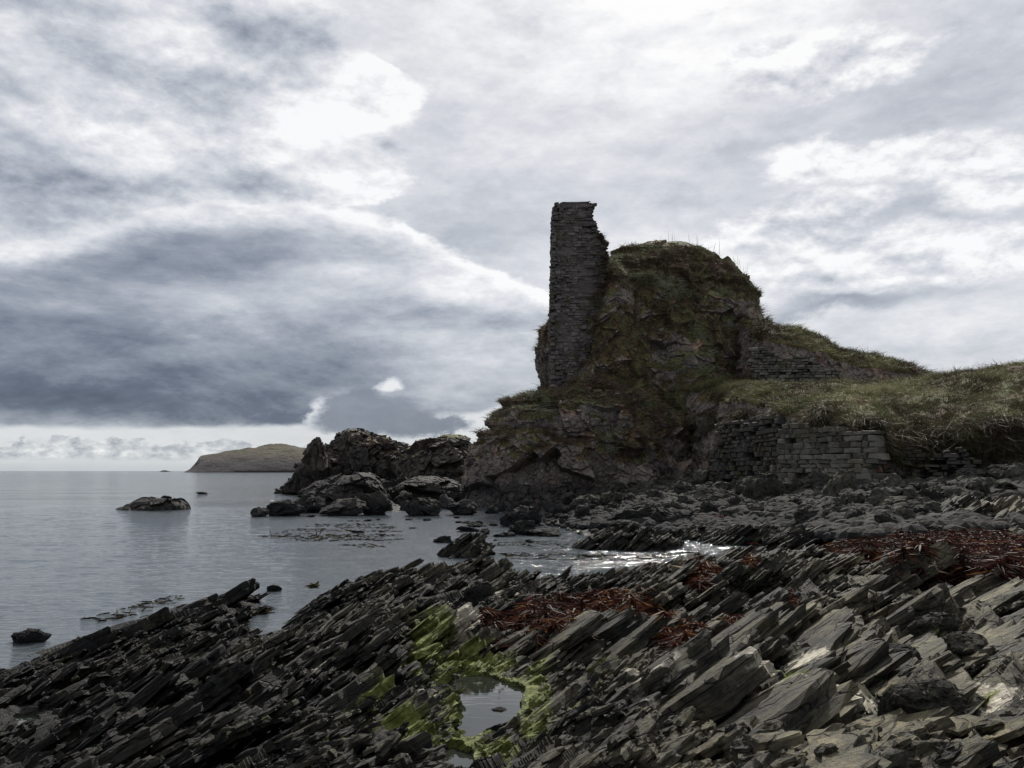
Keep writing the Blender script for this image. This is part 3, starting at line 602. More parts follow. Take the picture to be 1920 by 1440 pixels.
def lay(M_, rlo, rhi, lo, hi, tr, zoff, zr, seed, jit, tj, K, logd=False):
    pa = r.uniform(-0.70, 0.70, M_)
    pr_ = np.exp(r.uniform(math.log(rlo), math.log(rhi), M_)) if logd else np.sqrt(r.uniform(rlo ** 2, rhi ** 2, M_))
    bx, by = pr_ * np.sin(pa), pr_ * np.cos(pa); PB_ = np.stack((bx, by, 0 * bx), -1)
    bigf = sstep(fbm(PB_, 3.0, 2, 31) + 0.16 * np.clip(bx / 4, -1, 1.4), -0.2, 0.4); u_ = r.random(M_)
    hl = (lo + (hi - lo) * u_ ** 1.7) * (0.8 + 0.45 * bigf); hl = np.where(bx < 0, np.minimum(hl, 0.55), hl)
    hw = hl * r.uniform(0.42, 1.15, M_) * (1 + 0.35 * sstep(bx, 0.5, 3)); th = hl * r.uniform(*tr, M_)
    msk = smooth_mask(bx, by); zg = z0(bx, by)
    zc = zg + zoff + r.normal(0, zr, M_) - 0.16 * hl + (0.36 * fbm(PB_, 1.7, 3, 55) + 0.10 * np.sign(fbm(PB_, 0.8, 3, 57))) * (0.2 + 0.8 * sstep(zg, 0.1, 0.42)) - 0.10 * sstep(zg, 0.32, 0.05) - 0.07 * sstep(bx, 1.2, 2.6) * sstep(pr_, 17, 12) - 0.16 * sstep(np.arctan2(bx, by), 0.30, 0.38) * sstep(pr_, 9.5, 11.5)
    keep = (r.random(M_) < np.maximum(msk ** 2, 0.45 * (pr_ > 20) * (hl < 0.4))) & (zg > -0.28) & (r.random(M_) < np.where(zg < 0.08, 0.22, 1.0)) & ((zg > 0.0) | (hl < 0.25))
    keep &= (pr_ < 19) | (hl < 0.4) | ((bx < 6) & (hl < 0.6))
    for kk_, pw in enumerate(POOLW):
        sd_ = poly_sdf(bx, by, pw); keep &= sd_ > hl * 0.95
        if kk_ < 2: keep &= ~((by < pw[:, 1].mean()) & (sd_ < 0.5) & (hl > 0.16))
        if kk_ < 3: zc = np.where((by < pw[:, 1].mean()) & (sd_ < 0.6), np.minimum(zc, POOLS[kk_][0] - 0.06 + 0.12 * sd_), zc)
    for (px, py, rad) in [(1752, 1345, .42), (1765, 1192, .35), (1825, 1222, .35), (1700, 1240, .3)]:
        g_ = ground(px, py - 12, float(z0(*ground(px, py, 1.0)[:2]))); zc = zc - 0.16 * sstep(np.hypot(bx - g_[0], by - g_[1]), rad * 1.6, rad * .6)
    bx, by, zc, hl, hw, th = [a[keep] for a in (bx, by, zc, hl, hw, th)]
    V, q4, t3 = plates(bx, by, zc, hl, hw, th, r.normal(0.35, 0.55, len(bx)), seed, K=K, jit=jit, tiltj=tj)
    return V, q4, t3, np.repeat(r.random(len(bx)), 6 * K + 1)
LAY = [lay(3000, 3.6, 30, 0.22, 0.62, (0.12, 0.30), -0.04, 0.035, 22, 0.10, 0.035, 30), lay(9500, 3.6, 30, 0.10, 0.27, (0.12, 0.30), -0.05, 0.045, 23, 0.15, 0.06, 18),
       lay(6500, 3.6, 15, 0.04, 0.12, (0.2, 0.5), -0.02, 0.06, 24, 0.2, 0.16, 12, True)]
# small weathered pieces round the rim of the pools
def rim(n, seed):
    r = np.random.default_rng(seed); px = r.uniform(740, 1060, n); py = r.uniform(1235, 1440, n); g = np.array([ground(a, b, 0.54) for a, b in zip(px, py)])
    sd = np.min([poly_sdf(g[:, 0], g[:, 1], w_) for w_ in POOLW[:2]], axis=0); hl = r.uniform(0.05, 0.17, n)
    ok = (sd > hl * 0.55) & (sd < 0.55); g = g[ok]; hl = hl[ok]; sd = sd[ok]; n = len(hl)
    V, q4, t3 = plates(g[:, 0], g[:, 1], 0.49 + r.uniform(-0.03, 0.05, n) + 0.10 * sd - 0.10 * hl, hl, hl * r.uniform(.4, 1, n), hl * r.uniform(.25, .5, n), r.normal(0.4, 0.5, n), seed, K=14, jit=0.15, tiltj=0.10)
    return V, q4, t3, np.repeat(r.random(n), 6 * 14 + 1)
LAY.append(rim(1500, 61))
# broad slabs seen one by one: px, py, z, half length, half width, thickness, turn
BROAD = [(1590,1115,.66,1.35,1.05,.35,.25),(1500,1170,.72,.8,.6,.22,.3),(1760,1120,.88,.9,.7,.25,.2),(1640,1175,.85,.75,.55,.28,.2),(1380,1110,.45,.9,.5,.2,.4),(1120,1330,.80,.85,.33,.22,.75),(1040,1310,.62,.75,.14,.20,1.05),
 (1230,1330,.88,.7,.35,.22,.6),(1300,1250,.82,.7,.4,.3,.4),(1530,1240,.88,.6,.4,.22,.4),(1400,1345,.95,.5,.35,.2,.4),(1800,1300,1.0,.95,.8,.35,.5),(1890,1370,1.08,.75,.8,.3,.4),(1870,1250,1.08,.9,.6,.3,.4),(1590,1390,1.0,.5,.38,.22,.4),
 (1850,1150,.86,1.2,.8,.3,.2),(780,1090,.62,.55,.4,.2,.1),(640,1110,.4,.6,.35,.18,.1),(400,1128,.18,.75,.3,.22,.15),(420,1116,.24,.55,.25,.15,.15),(330,1150,.15,.6,.3,.2,.2),(235,1185,.14,.65,.28,.2,.2),(120,1220,.14,.6,.26,.2,.25),
 (110,1320,.36,.42,.2,.16,.35),(890,1088,.55,.6,.4,.2,.1),(560,1350,.66,.6,.25,.2,.6),(700,1365,.55,.45,.22,.16,.5),(560,1200,.5,.5,.3,.2,.3),(1450,1190,.75,.35,.5,.45,.1),(1390,1220,.8,.3,.45,.45,.1),(230,1390,.55,.5,.16,.14,.5),(60,1400,.5,.4,.18,.16,.5),(680,1430,.7,.4,.2,.18,.5)]
for _k in range(60):      # the ground of the right half is mostly broad smooth bedding faces
    _px, _py = r.uniform(1180, 2000), r.uniform(1075, 1440); _z = float(seats(_px, _py)[2]); _s = r.uniform(0.55, 1.15)
    BROAD.append((_px, _py, _z + 0.30 * float(fbm(np.array([[*ground(_px, _py, _z)[:2], 0.0]]), 1.7, 3, 55)[0]) - 0.01 - 0.20 * _s, _s * 0.95, _s * r.uniform(.65, 1.1), r.uniform(.09, .20), r.uniform(.0, 1.1)))
Bd = np.array(BROAD); gb = np.array([ground(a, b, c) for a, b, c in Bd[:, :3]])
V2, q2, t2 = plates(gb[:, 0], gb[:, 1], gb[:, 2], Bd[:, 3], Bd[:, 4], Bd[:, 5], Bd[:, 6], 5, K=40, jit=0.07, tiltj=0.03)
Vp = np.zeros((0, 3)); q_ = []; t_ = []; var = []
for (V1, q1, t1, v1) in LAY + [(V2, q2, t2, np.repeat(0.15 + 0.35 * r.random(len(gb)), 6 * 40 + 1))]:
    q_.append(q1 + len(Vp)); t_.append(t1 + len(Vp)); Vp = np.concatenate((Vp, V1)); var.append(v1)
q_ = np.concatenate(q_); t_ = np.concatenate(t_); var = np.concatenate(var)
Vp = Vp + (fbm(Vp, 0.16, 3, 66) * 0.012)[:, None] * NBN
slb = mesh('rock_slabs', Vp, [q_, t_], M_SHORE, {'algae': algae_f(Vp[:, 0], Vp[:, 1]), 'pale': stain(PALE, Vp[:, 0], Vp[:, 1]) * 0.8, 'dry': dry_f(Vp[:, 0], Vp[:, 1], Vp[:, 2]), 'var': var})
i_ = np.clip(((np.log(np.hypot(Vp[:, 0], Vp[:, 1])) - lr[0]) / (lr[1] - lr[0])), 0, NR - 1).astype(int); j_ = np.interp(np.arctan2(Vp[:, 0], Vp[:, 1]), aa, np.arange(NA)).astype(int)
HP = GZ.copy(); np.maximum.at(HP, (i_, j_), Vp[:, 2])
for _ in range(3): HP = np.maximum(HP, (np.roll(HP, 1, 0) + np.roll(HP, -1, 0) + np.roll(HP, 1, 1) + np.roll(HP, -1, 1)) / 4)
GZ = HP
tag(slb, 'tilted blades and slabs of slate breaking out of the shore bedrock', kind='structure')
def ht(x, y):
    """surface height of the built shore"""
    x = np.asarray(x, float); y = np.asarray(y, float)
    i = (np.log(np.hypot(x, y)) - lr[0]) / (lr[1] - lr[0]); j = np.interp(np.arctan2(x, y), aa, np.arange(NA))
    i = np.clip(i, 1, NR - 2).astype(int); j = np.clip(j, 1, NA - 2).astype(int)
    return GZ[i, j]
def seat(px, py, z=0.5): return seats(px, py, z)

# pool sheets
def sheet(name, poly2, z, mt):
    n = len(poly2); me = bpy.data.meshes.new(name)
    me.from_pydata([(a, b, z) for a, b in poly2], [], [list(range(n))]); me.update()
    return link(name, me, mt)
def mat_water(name, sea=True):
    m_, t, p = mat(name)
    co = t.new('ShaderNodeTexCoord').outputs['Object']
    if sea:
        a = t.noise(t.vm('MULTIPLY', co, (0.7, 1.0, 1)), 1.9, 5, 0.66); b = t.noise(t.vm('MULTIPLY', co, (0.6, 1.0, 1)), 6.5, 3, 0.6); c = t.noise(co, 0.45, 3, 0.6)
        cal = t.ss(t.noise(t.vm('MULTIPLY', co, (0.35, 1, 1)), 0.10, 3, 0.5), 0.36, 0.62, 0.30, 1.0)
        h = t.m('ADD', t.m('MULTIPLY', a, 0.55), t.m('ADD', t.m('MULTIPLY', b, 0.26), t.m('MULTIPLY', c, 0.9)))
        n = bump(t, None, t.m('MULTIPLY', h, cal), 1.0, 0.42)
        # choppy ripple patch in the inlet among the rocks
        sx = t.new('ShaderNodeSeparateXYZ'); t.put(sx.inputs[0], co)
        inl = t.m('MULTIPLY', t.ss(t.m('ABSOLUTE', t.m('SUBTRACT', sx.outputs[0], 5.0)), 3.0, 10.0, 1.0, 0.0), t.ss(t.m('ABSOLUTE', t.m('SUBTRACT', sx.outputs[1], 28.0)), 6.0, 18.0, 1.0, 0.0))
        bump(t, p, t.m('MULTIPLY', t.noise(t.vm('MULTIPLY', co, (0.8, 1.0, 1)), 3.2, 4, 0.7), inl), 1.0, 0.45, n); rough = t.fmix(inl, 0.09, 0.03)
        base = (0.050, 0.061, 0.070)
    else:
        bump(t, p, t.noise(t.vm('MULTIPLY', co, (0.5, 1.4, 1)), 9.0, 2, 0.5), 0.4, 0.003); base = (0.018, 0.020, 0.016); rough = 0.02
    t.put(p.inputs['Base Color'], base); t.put(p.inputs['Roughness'], rough); p.inputs['IOR'].default_value = 1.33 if sea else 1.45
    return m_
M_SEA = mat_water('sea_water'); M_RIP, _t, _p = mat('rippled_water'); _p.inputs['Base Color'].default_value = (0.050, 0.061, 0.070, 1); _p.inputs['Roughness'].default_value = 0.07; _p.inputs['IOR'].default_value = 1.33
bump(_t, _p, _t.noise(_t.vm('MULTIPLY', _t.new('ShaderNodeTexCoord').outputs['Object'], (0.6, 1.0, 1)), 6.5, 4, 0.6), 0.8, 0.05); M_POOL = mat_water('pool_water', False)
Lr = 30000.0
me = bpy.data.meshes.new('sea'); me.from_pydata([(-Lr, -300, 0), (Lr, -300, 0), (Lr, Lr, 0), (-Lr, Lr, 0)], [], [(0, 1, 2, 3)])
tag(link('sea', me, M_SEA), 'calm grey sea', kind='structure')
for k, (z, poly) in enumerate(POOLS):
    pw = poly_world(poly, z); c = pw.mean(0); pw = c + (pw - c) * (1 + 0.10 / np.maximum(np.linalg.norm(pw - c, axis=1, keepdims=True), .05))
    tag(sheet('rock_pool', pw, z, M_POOL), 'still rock pool among the slate slabs', kind='structure')

xs_ = np.linspace(-34, 24, 640); ys_ = 9.5 * (62 / 9.5) ** np.linspace(0, 1, 520)
gxs, gys = np.meshgrid(xs_, ys_); Pw = np.stack((gxs, gys, 0 * gxs), -1)
inl_ = sstep(np.abs(gxs - 5.5), 9, 3) * sstep(np.abs(gys - 28), 14, 5)
edge_ = sstep(np.minimum(np.minimum(gxs + 34, 24 - gxs), np.minimum(gys - 9.5, 62 - gys)), 0, 4)
Pw[..., 2] = 0.012 * edge_ + edge_ * ((0.012 + 0.034 * inl_) * fbm(Pw * np.array((0.55, 1, 1)), 0.42, 4, 5, 0.6) + 0.016 * fbm(Pw * np.array((0.5, 1, 1)), 1.9, 2, 6) * (0.4 + fbm(Pw, 8, 2, 7))) + 0.004
tag(mesh('sea', Pw, grid_faces(520, 640)[:, ::-1], M_RIP), 'rippled shallow sea off the shore', kind='structure')

# ---------------------------------------------------------------- crags
def loft(name, lv, Yc, depth, mt, amp=1.0, nth=900, nz=320, e=2.4, lean=0.0, seed=0, veg=(0.30, 0.65), vegtop=None, tide=1.2, fine=1.0, zmin=None, parent=None, taper=0.7, qz=1.15):
    lv = sorted(lv, key=lambda q: -q[0])                        # from the foot upwards
    zs = []; L = []; Rr = []
    zref = pt(960, lv[0][0], Yc)[2]
    for (py, l, r) in lv:
        z = pt(960, py, Yc)[2]; Yz = Yc + lean * (z - zref)
        z = pt(960, py, Yz)[2]
        zs.append(z); L.append(pt(l, py, Yz)[0]); Rr.append(pt(r, py, Yz)[0])
    zs = np.array(zs); zz = np.linspace(zs[0], zs[-1], nz); l = np.interp(zz, zs, L); r = np.interp(zz, zs, Rr)
    cx = (l + r) / 2; a = np.maximum((r - l) / 2, 0.02); b = depth * (a / a.max()) ** taper
    th = np.linspace(0, 2 * math.pi, nth, endpoint=False); c_, s_ = np.cos(th), np.sin(th)
    ex = np.sign(c_) * np.abs(c_) ** (2 / e); ey = np.sign(s_) * np.abs(s_) ** (2 / e)
    Yl = (Yc + lean * (zz - zref))[:, None]; Py = Yl + b[:, None] * ey
    g = np.minimum(Py / Yl, 1.0)                                # the near side is narrower and lower: a dome, not a drum
    Px = (cx[:, None] + a[:, None] * ex) * g; Pz = CAM_H + (zz[:, None] - CAM_H) * g
    P = np.stack((Px, Py, Pz), -1)
    N = grid_normals(P, True)
    out = np.stack((ex[None] + 0 * Px, ey[None] + 0 * Px, 0 * Px), -1)
    N = np.where((N * out).sum(-1, keepdims=True) < 0, -N, N)
    N = N * 0.6 + out * 0.4; N[..., 2] += 0.12
    Q = P * np.array((1, 1, qz))
    d = fbm(Q, 6.0, 3, seed) * 0.8 + facet(Q + 0.5 * fbm(Q, 2, 2, seed + 2)[..., None], 2.6, seed + 5, 0.55, 0.45) + facet(Q, 1.0, seed + 15, 0.6, 0.36) * fine + facet(Q, 0.42, seed + 25, 0.7, 0.34) * fine + fbm(Q, 0.5, 4, seed + 40) * 0.08
    fade = sstep(zz, zz[-1], zz[-1] - 1.2)[:, None] * 0.65 + 0.35
    P = P + N * (d * amp * fade)[..., None]
    if vegtop is not None: pass
    N2 = grid_normals(P, True); N2 = np.where((N2 * out).sum(-1, keepdims=True) + N2[..., 2:3] * 0.3 < 0, -N2, N2)
    nzs = N2[..., 2]
    for _ in range(4): nzs = (nzs + np.roll(nzs, 2, 1) + np.roll(nzs, -2, 1) + np.roll(nzs, 2, 0) + np.roll(nzs, -2, 0)) / 5
    ve = sstep(nzs + 0.55 * fbm(P, 3.2, 4, seed + 60), veg[0], veg[1])
    ve = ve * sstep(P[..., 2], tide + 0.6, tide + 3.0)
    if tide < 1.5: ve = np.maximum(ve, sstep(zz, zz[-1] - 2.0, zz[-1] - 0.6)[:, None] * np.ones(ve.shape))
    ti = sstep(P[..., 2], tide + 1.6, tide * 0.4)
    o = mesh(name, P, [grid_faces(nz, nth, True)], mt, {'veg': ve, 'tide': ti}, parent)
    return o, P, N2, ve
CR_B, PB, NB, VB = loft('castle_crag', [(960, 960, 1430), (900, 960, 1445), (800, 985, 1452), (740, 1005, 1450), (722, 1030, 1450), (690, 1012, 1445), (650, 1005, 1440), (620, 1020, 1438), (600, 1036, 1434), (560, 1050, 1428), (540, 1058, 1412),
    (515, 1078, 1388), (498, 1100, 1368), (484, 1140, 1345), (472, 1170, 1328), (463, 1192, 1312), (456, 1215, 1300), (450, 1245, 1285)], 70.2, 8.5, M_CRAG, 0.62, e=2.3, lean=0.25, seed=100, veg=(-0.10, 0.36), nth=1100, nz=440)
BU, PBU, NBU, VBU = loft('buttress', [(760, 1068, 1230), (725, 1072, 1222), (690, 1080, 1215), (650, 1092, 1208), (610, 1102, 1200), (570, 1112, 1190), (535, 1122, 1180), (505, 1134, 1168), (488, 1142, 1158)], 65.4, 2.6, M_CRAG, 0.5, e=2.2, lean=0.12, seed=150, veg=(-0.15, 0.35), nth=500, nz=260, tide=1.2, parent=CR_B)
tag(CR_B, 'tall craggy rock dome topped with grass and heath, right of the ruined tower', 'crag')
CR_A, PA, NA_, VA = loft('foot_crag', [(965, 862, 1330), (945, 866, 1335), (900, 878, 1335), (870, 882, 1325), (850, 888, 1318), (838, 895, 1312), (822, 905, 1300), (806, 926, 1290), (797, 912, 1285), (788, 910, 1280), (782, 926, 1265), (773, 940, 1250), (762, 962, 1225),
    (752, 986, 1200), (742, 1016, 1180), (732, 1054, 1160), (718, 1077, 1135), (707, 1090, 1118)], 62.0, 5.2, M_CRAG, 0.8, e=2.3, lean=0.10, seed=200, veg=(0.10, 0.5), nth=1000, nz=330)
tag(CR_A, 'lower craggy rock mass under the tower, meeting the water, with brown grass and pale lichen', 'crag')
CR_D, PD, ND, VD = loft('sea_crag', [(930, 520, 800), (921, 528, 795), (910, 545, 790), (890, 556, 785), (870, 566, 780), (855, 592, 764), (843, 610, 750), (832, 622, 736), (824, 630, 724), (816, 640, 708), (810, 648, 688), (805, 656, 668)], 96.0, 7.0, M_SEACRAG, 0.95, qz=0.6, fine=1.8, e=2.2, seed=300, veg=(0.7, 1.1), nth=800, nz=260, tide=2.5)
tag(CR_D, 'jagged dark crag at the left end of the headland, standing in the sea', 'crag')
CR_P, *_ = loft('sea_crag', [(925, 545, 680), (900, 558, 632), (875, 568, 622), (860, 577, 614), (845, 583, 608), (835, 588, 605), (825, 592, 602), (820, 595, 600)], 90.0, 2.0, M_SEACRAG, 0.6, fine=2.2, qz=0.5, e=2.2, seed=320, veg=(0.8, 1.2), nth=400, nz=160, tide=2.5)
tag(CR_P, 'thin pointed rock pinnacle at the left edge of the jagged sea crag', 'crag')
CR_E, PE, NE, VE = loft('sea_crag', [(940, 720, 930), (900, 738, 925), (880, 745, 920), (865, 752, 915), (852, 768, 900), (842, 782, 893), (832, 796, 889), (824, 811, 883), (819, 828, 873), (816, 842, 862)], 82.0, 6.0, M_SEACRAG, 0.8, qz=0.8, fine=1.6, e=2.3, seed=400, veg=(0.5, 0.9), nth=700, nz=220, tide=1.8)
tag(CR_E, 'low rounded crag between the jagged sea crag and the castle cliff', 'crag')
CR_F, *_ = loft('rock_outcrop', [(955, 560, 735), (930, 575, 725), (910, 600, 715), (895, 625, 705), (888, 640, 690)], 62.0, 4.0, M_SEACRAG, 0.7, e=2.2, seed=440, veg=(0.8, 1.2), nth=400, nz=120, tide=2.5)
tag(CR_F, 'low black outcrop in front of the jagged sea crag, at the water line', 'rock')
CR_G, *_ = loft('rock_outcrop', [(955, 700, 900), (930, 715, 890), (912, 730, 880), (900, 760, 850), (893, 780, 820)], 66.0, 4.0, M_SEACRAG, 0.7, e=2.2, seed=460, veg=(0.8, 1.2), nth=400, nz=120, tide=2.5)
tag(CR_G, 'low dark outcrop below the gap between the rounded crag and the castle cliff', 'rock')

# ---------------------------------------------------------------- banks (terrain sheets)
def bank(name, cols, mt, seed, amp=1.0, nu=700, label=None, sharp=0.9):
    """cols: px, then rows (py, Y); rows interpolated; the surface is displaced like ground"""
    pxs = [c[0] for c in cols]; nrow = len(cols[0]) - 1
    us = np.linspace(pxs[0], pxs[-1], nu)
    rows = []
    for k in range(nrow):
        py = np.interp(us, pxs, [c[k + 1][0] for c in cols]); Y = np.interp(us, pxs, [c[k + 1][1] for c in cols])
        rows.append(np.array([pt(u, p_, y_) for u, p_, y_ in zip(us, py, Y)]))
    rows = np.array(rows)
    tgt = np.linspace(0, nrow - 1, 60 * (nrow - 1)); i = np.clip(tgt.astype(int), 0, nrow - 2); f = (tgt - i)[:, None, None]
    P = rows[i] * (1 - f) + rows[i + 1] * f
    for _ in range(6): P[1:-1] = (P[:-2] + P[2:] + 2 * P[1:-1]) / 4
    N = grid_normals(P); N = np.where(N[..., 1:2] > 0.0, -N, N) ; N = np.where((N[..., 2:3] < -0.2), -N, N)
    steep = sstep(np.abs(N[..., 2]), 0.75, 0.35)
    d = fbm(P, 2.5, 4, seed) * 0.42 + (0.5 - np.abs(fbm(P, 1.1, 3, seed + 3))) * 0.42 * (1 - steep) + steep * (facet(P, 0.9, seed + 5, 0.6, 0.4) + facet(P, 0.4, seed + 8, 0.6, 0.4)) * 0.8
    P = P + N * (d * amp)[..., None]
    ve = 1 - sstep(steep + 0.35 * fbm(P, 1.5, 3, seed + 9), 0.25, 0.8)
    o = mesh(name, P, grid_faces(*P.shape[:2]), mt, {'veg': ve, 'tide': 0 * ve})
    if label: tag(o, label, kind='structure')
    return o, P, N, ve
BK, PK, NK, VK = bank('grassy_bank', [
  (1180, (930, 72), (800, 73), (770, 74), (745, 75), (735, 76), (740, 90)),
  (1265, (915, 64), (800, 65), (770, 66), (745, 67), (728, 68), (740, 88)),
  (1330, (905, 57), (782, 58), (755, 59.5), (728, 61.5), (716, 64), (725, 85)),
  (1400, (900, 51), (785, 52), (755, 52), (730, 56), (716, 60), (725, 85)),
  (1465, (915, 43.5), (782, 44.3), (765, 46), (745, 50), (733, 55), (733, 85)),
  (1560, (925, 40), (790, 40.8), (770, 42), (745, 46), (729, 51), (733, 85)),
  (1640, (925, 38.6), (800, 39.5), (775, 41), (745, 45), (727, 50), (733, 85)),
  (1700, (925, 39.5), (812, 40.4), (790, 41), (745, 45), (724, 50), (730, 85)),
  (1780, (915, 39), (812, 40), (780, 41), (735, 44), (714, 50), (720, 85)),
  (1920, (905, 37.5), (805, 38.5), (770, 39.5), (720, 43), (691, 47), (700, 85)),
  (2300, (900, 34), (790, 35), (740, 36), (680, 40), (640, 45), (650, 85))], M_CRAG, 500, 1.0, 900, 'grassy bank above the beach')
RG, PR, NRG, VR = bank('grassy_ridge', [
  (1345, (745, 71), (640, 72), (612, 73), (596, 74), (640, 80)), (1395, (745, 65.5), (636, 66.5), (608, 67.5), (598, 69), (640, 76)), (1440, (745, 62), (645, 63), (622, 64.5), (613, 67), (650, 74)), (1500, (745, 62), (655, 63), (628, 64.5), (617, 67), (660, 74)),
  (1540, (745, 62), (665, 63), (645, 64.5), (636, 67), (690, 74)), (1570, (745, 62), (678, 63), (662, 64.5), (656, 67), (700, 74)), (1640, (745, 62), (690, 63), (675, 64.5), (669, 67), (710, 74)),
  (1700, (750, 62), (702, 63), (690, 64.5), (684, 67), (720, 74)), (1750, (755, 62), (725, 63), (712, 64.5), (706, 67), (735, 74)), (1800, (770, 62), (755, 63), (750, 64.5), (745, 67), (760, 74))], M_CRAG, 540, 0.8, 500, 'ridge of turf running down from the castle crag')

# ---------------------------------------------------------------- masonry
def masonry(name, p0, ux, uz, nrm, W_, H_, mt, ch=(0.14, 0.26), sw=(0.25, 0.65), bound=None, parent=None, seed=1, proud=0.05, gap=0.015, drop=0.0, curve=None, deep=0.22):
    """courses of irregular stones on a plane; bound(u, v) says whether a stone belongs there"""
    r = np.random.default_rng(seed); ux, uz, nrm, p0 = map(np.array, (ux, uz, nrm, p0))
    V = []; Fq = []; sh = []; v = 0.0; n = 0
    while v < H_:
        h = r.uniform(*ch); u = -r.uniform(0, 0.3)
        while u < W_:
            w_ = r.uniform(*sw) * (0.7 + 0.6 * r.random())
            if r.random() > drop and (bound is None or bound(u + w_ / 2, v + h / 2)):
                q = [(u + gap, v + gap), (u + w_ - gap, v + gap), (u + w_ - gap, v + h - gap), (u + gap, v + h - gap)]
                q = [(a + r.normal(0, 0.06 * w_), b + r.normal(0, 0.09 * h)) for a, b in q]
                pr = r.normal(0, proud * 0.45); cu = sum(a for a, _ in q) / 4; cv = sum(b for _, b in q) / 4
                off = curve(cu, cv) if curve else 0.0
                for lay, (dd, k) in enumerate(((-deep, 1.0), (0.0, 1.0), (proud, 0.72))):
                    for (a, b) in q:
                        aa_ = cu + (a - cu) * k; bb_ = cv + (b - cv) * k
                        V.append(p0 + ux * aa_ + uz * bb_ + nrm * (dd + pr + off + (r.normal(0, 0.012) if lay else 0)))
                b0_ = n
                for s in (0, 4):
                    for e_ in range(4): Fq.append((b0_ + s + e_, b0_ + s + (e_ + 1) % 4, b0_ + s + 4 + (e_ + 1) % 4, b0_ + s + 4 + e_))
                Fq.append((b0_ + 8, b0_ + 9, b0_ + 10, b0_ + 11)); n += 12
                sh += [r.random()] * 12
            u += w_
        v += h
    return mesh(name, np.array(V), np.array(Fq), mt, {'shade': np.array(sh)}, parent)
# tower
YT = 64.6
TL = [(740, 1036), (640, 1034), (600, 1034), (560, 1036), (450, 1038), (384, 1040), (378, 1046)]
TR = [(740, 1090), (700, 1100), (620, 1125), (560, 1136), (482, 1142), (455, 1141), (440, 1131), (425, 1124), (405, 1113), (392, 1114), (378, 1117)]
tz = lambda py: pt(960, py, YT)[2]
tw = bpy.data.objects.new('ruined_tower', None); COL.objects.link(tw); 
tag(tw, 'tall narrow ruined stone tower, right side broken, at the crag edge', 'tower')
base = pt(1085, 725, YT + 1.4); tw.location = base
zL = sorted((tz(a), pt(b, a, YT)[0]) for a, b in TL); zR = sorted((tz(a), pt(b, a, YT)[0]) for a, b in TR)
xl = lambda z: np.interp(z, [q[0] for q in zL], [q[1] for q in zL]); xr = lambda z: np.interp(z, [q[0] for q in zR], [q[1] for q in zR])
z_lo, z_hi = tz(745), tz(380)
nz_, nth_ = 260, 360
zz = np.linspace(z_lo, z_hi + 0.12, nz_); th = np.linspace(0, 2 * math.pi, nth_, endpoint=False)
ex = np.sign(np.cos(th)) * np.abs(np.cos(th)) ** (2 / 12); ey = np.sign(np.sin(th)) * np.abs(np.sin(th)) ** (2 / 12)
a_ = (xr(zz) - xl(zz)) / 2 - 0.12; cx_ = (xr(zz) + xl(zz)) / 2
Pt = np.stack((cx_[:, None] + a_[:, None] * ex, YT + 1.55 + 1.4 * ey + 0 * zz[:, None], zz[:, None] + 0 * ex), -1)
ou = np.stack((ex, ey, 0 * ex), -1)[None] * np.ones((nz_, 1, 1))
rag = 0.25 + 0.9 * sstep(ex, 0.2, 0.9)
Pt = Pt + ou * ((facet(Pt * np.array((1, 1, 1.8)), 0.7, 900, 0.5, 0.5) + facet(Pt * np.array((1, 1, 2.2)), 0.32, 910, 0.5, 0.6)) * rag)[..., None]
cap_ = Pt[-1].mean(0) + np.array((0, 0, 0.12)); Vt = np.concatenate((Pt.reshape(-1, 3), cap_[None])) - base
k0 = (nz_ - 1) * nth_; top = np.array([(k0 + i, k0 + (i + 1) % nth_, nz_ * nth_) for i in range(nth_)])
shd = 0.35 + 0.4 * fbm(Pt, 1.0, 3, 4)
mesh('rubble_core', Vt, [grid_faces(nz_, nth_, True), top], M_TOWER, {'shade': np.append(shd.ravel(), 0.4)}, tw)
Wt = 5.6; x_0 = xl(z_lo) - 0.6
def in_tower(u, v):
    z = z_lo + v; x = x_0 + u
    return xl(z) + 0.05 < x < xr(z) - 0.32 and z < z_hi - 0.30 + 0.3 * math.sin((x - xl(z)) * 1.1)
f1 = masonry('front_stonework', np.array((x_0, YT + 0.12, z_lo)) - base, (1, 0, 0), (0, 0, 1), (0, -1, 0), Wt, z_hi - z_lo, M_TOWER, (0.16, 0.30), (0.22, 0.50), in_tower, tw, 31, 0.05, 0.0, 0.26,
             curve=lambda u, v: -0.25 * float(sstep(np.array(u), 2.6, 4.6)) + 0.12 * math.sin(v * 0.9) * math.sin(u * 1.3))
f2 = masonry('side_stonework', np.array((x_0 + 0.52, YT + 2.95, z_lo)) - base, (0, -1, 0), (0, 0, 1), (-1, 0, 0), 2.8, z_hi - z_lo, M_TOWER, (0.13, 0.27), (0.2, 0.5), None, tw, 33, 0.09, 0.0, 0.2,
             curve=lambda u, v: -(float(xl(z_lo + v)) - x_0 - 0.52) + 0.03)
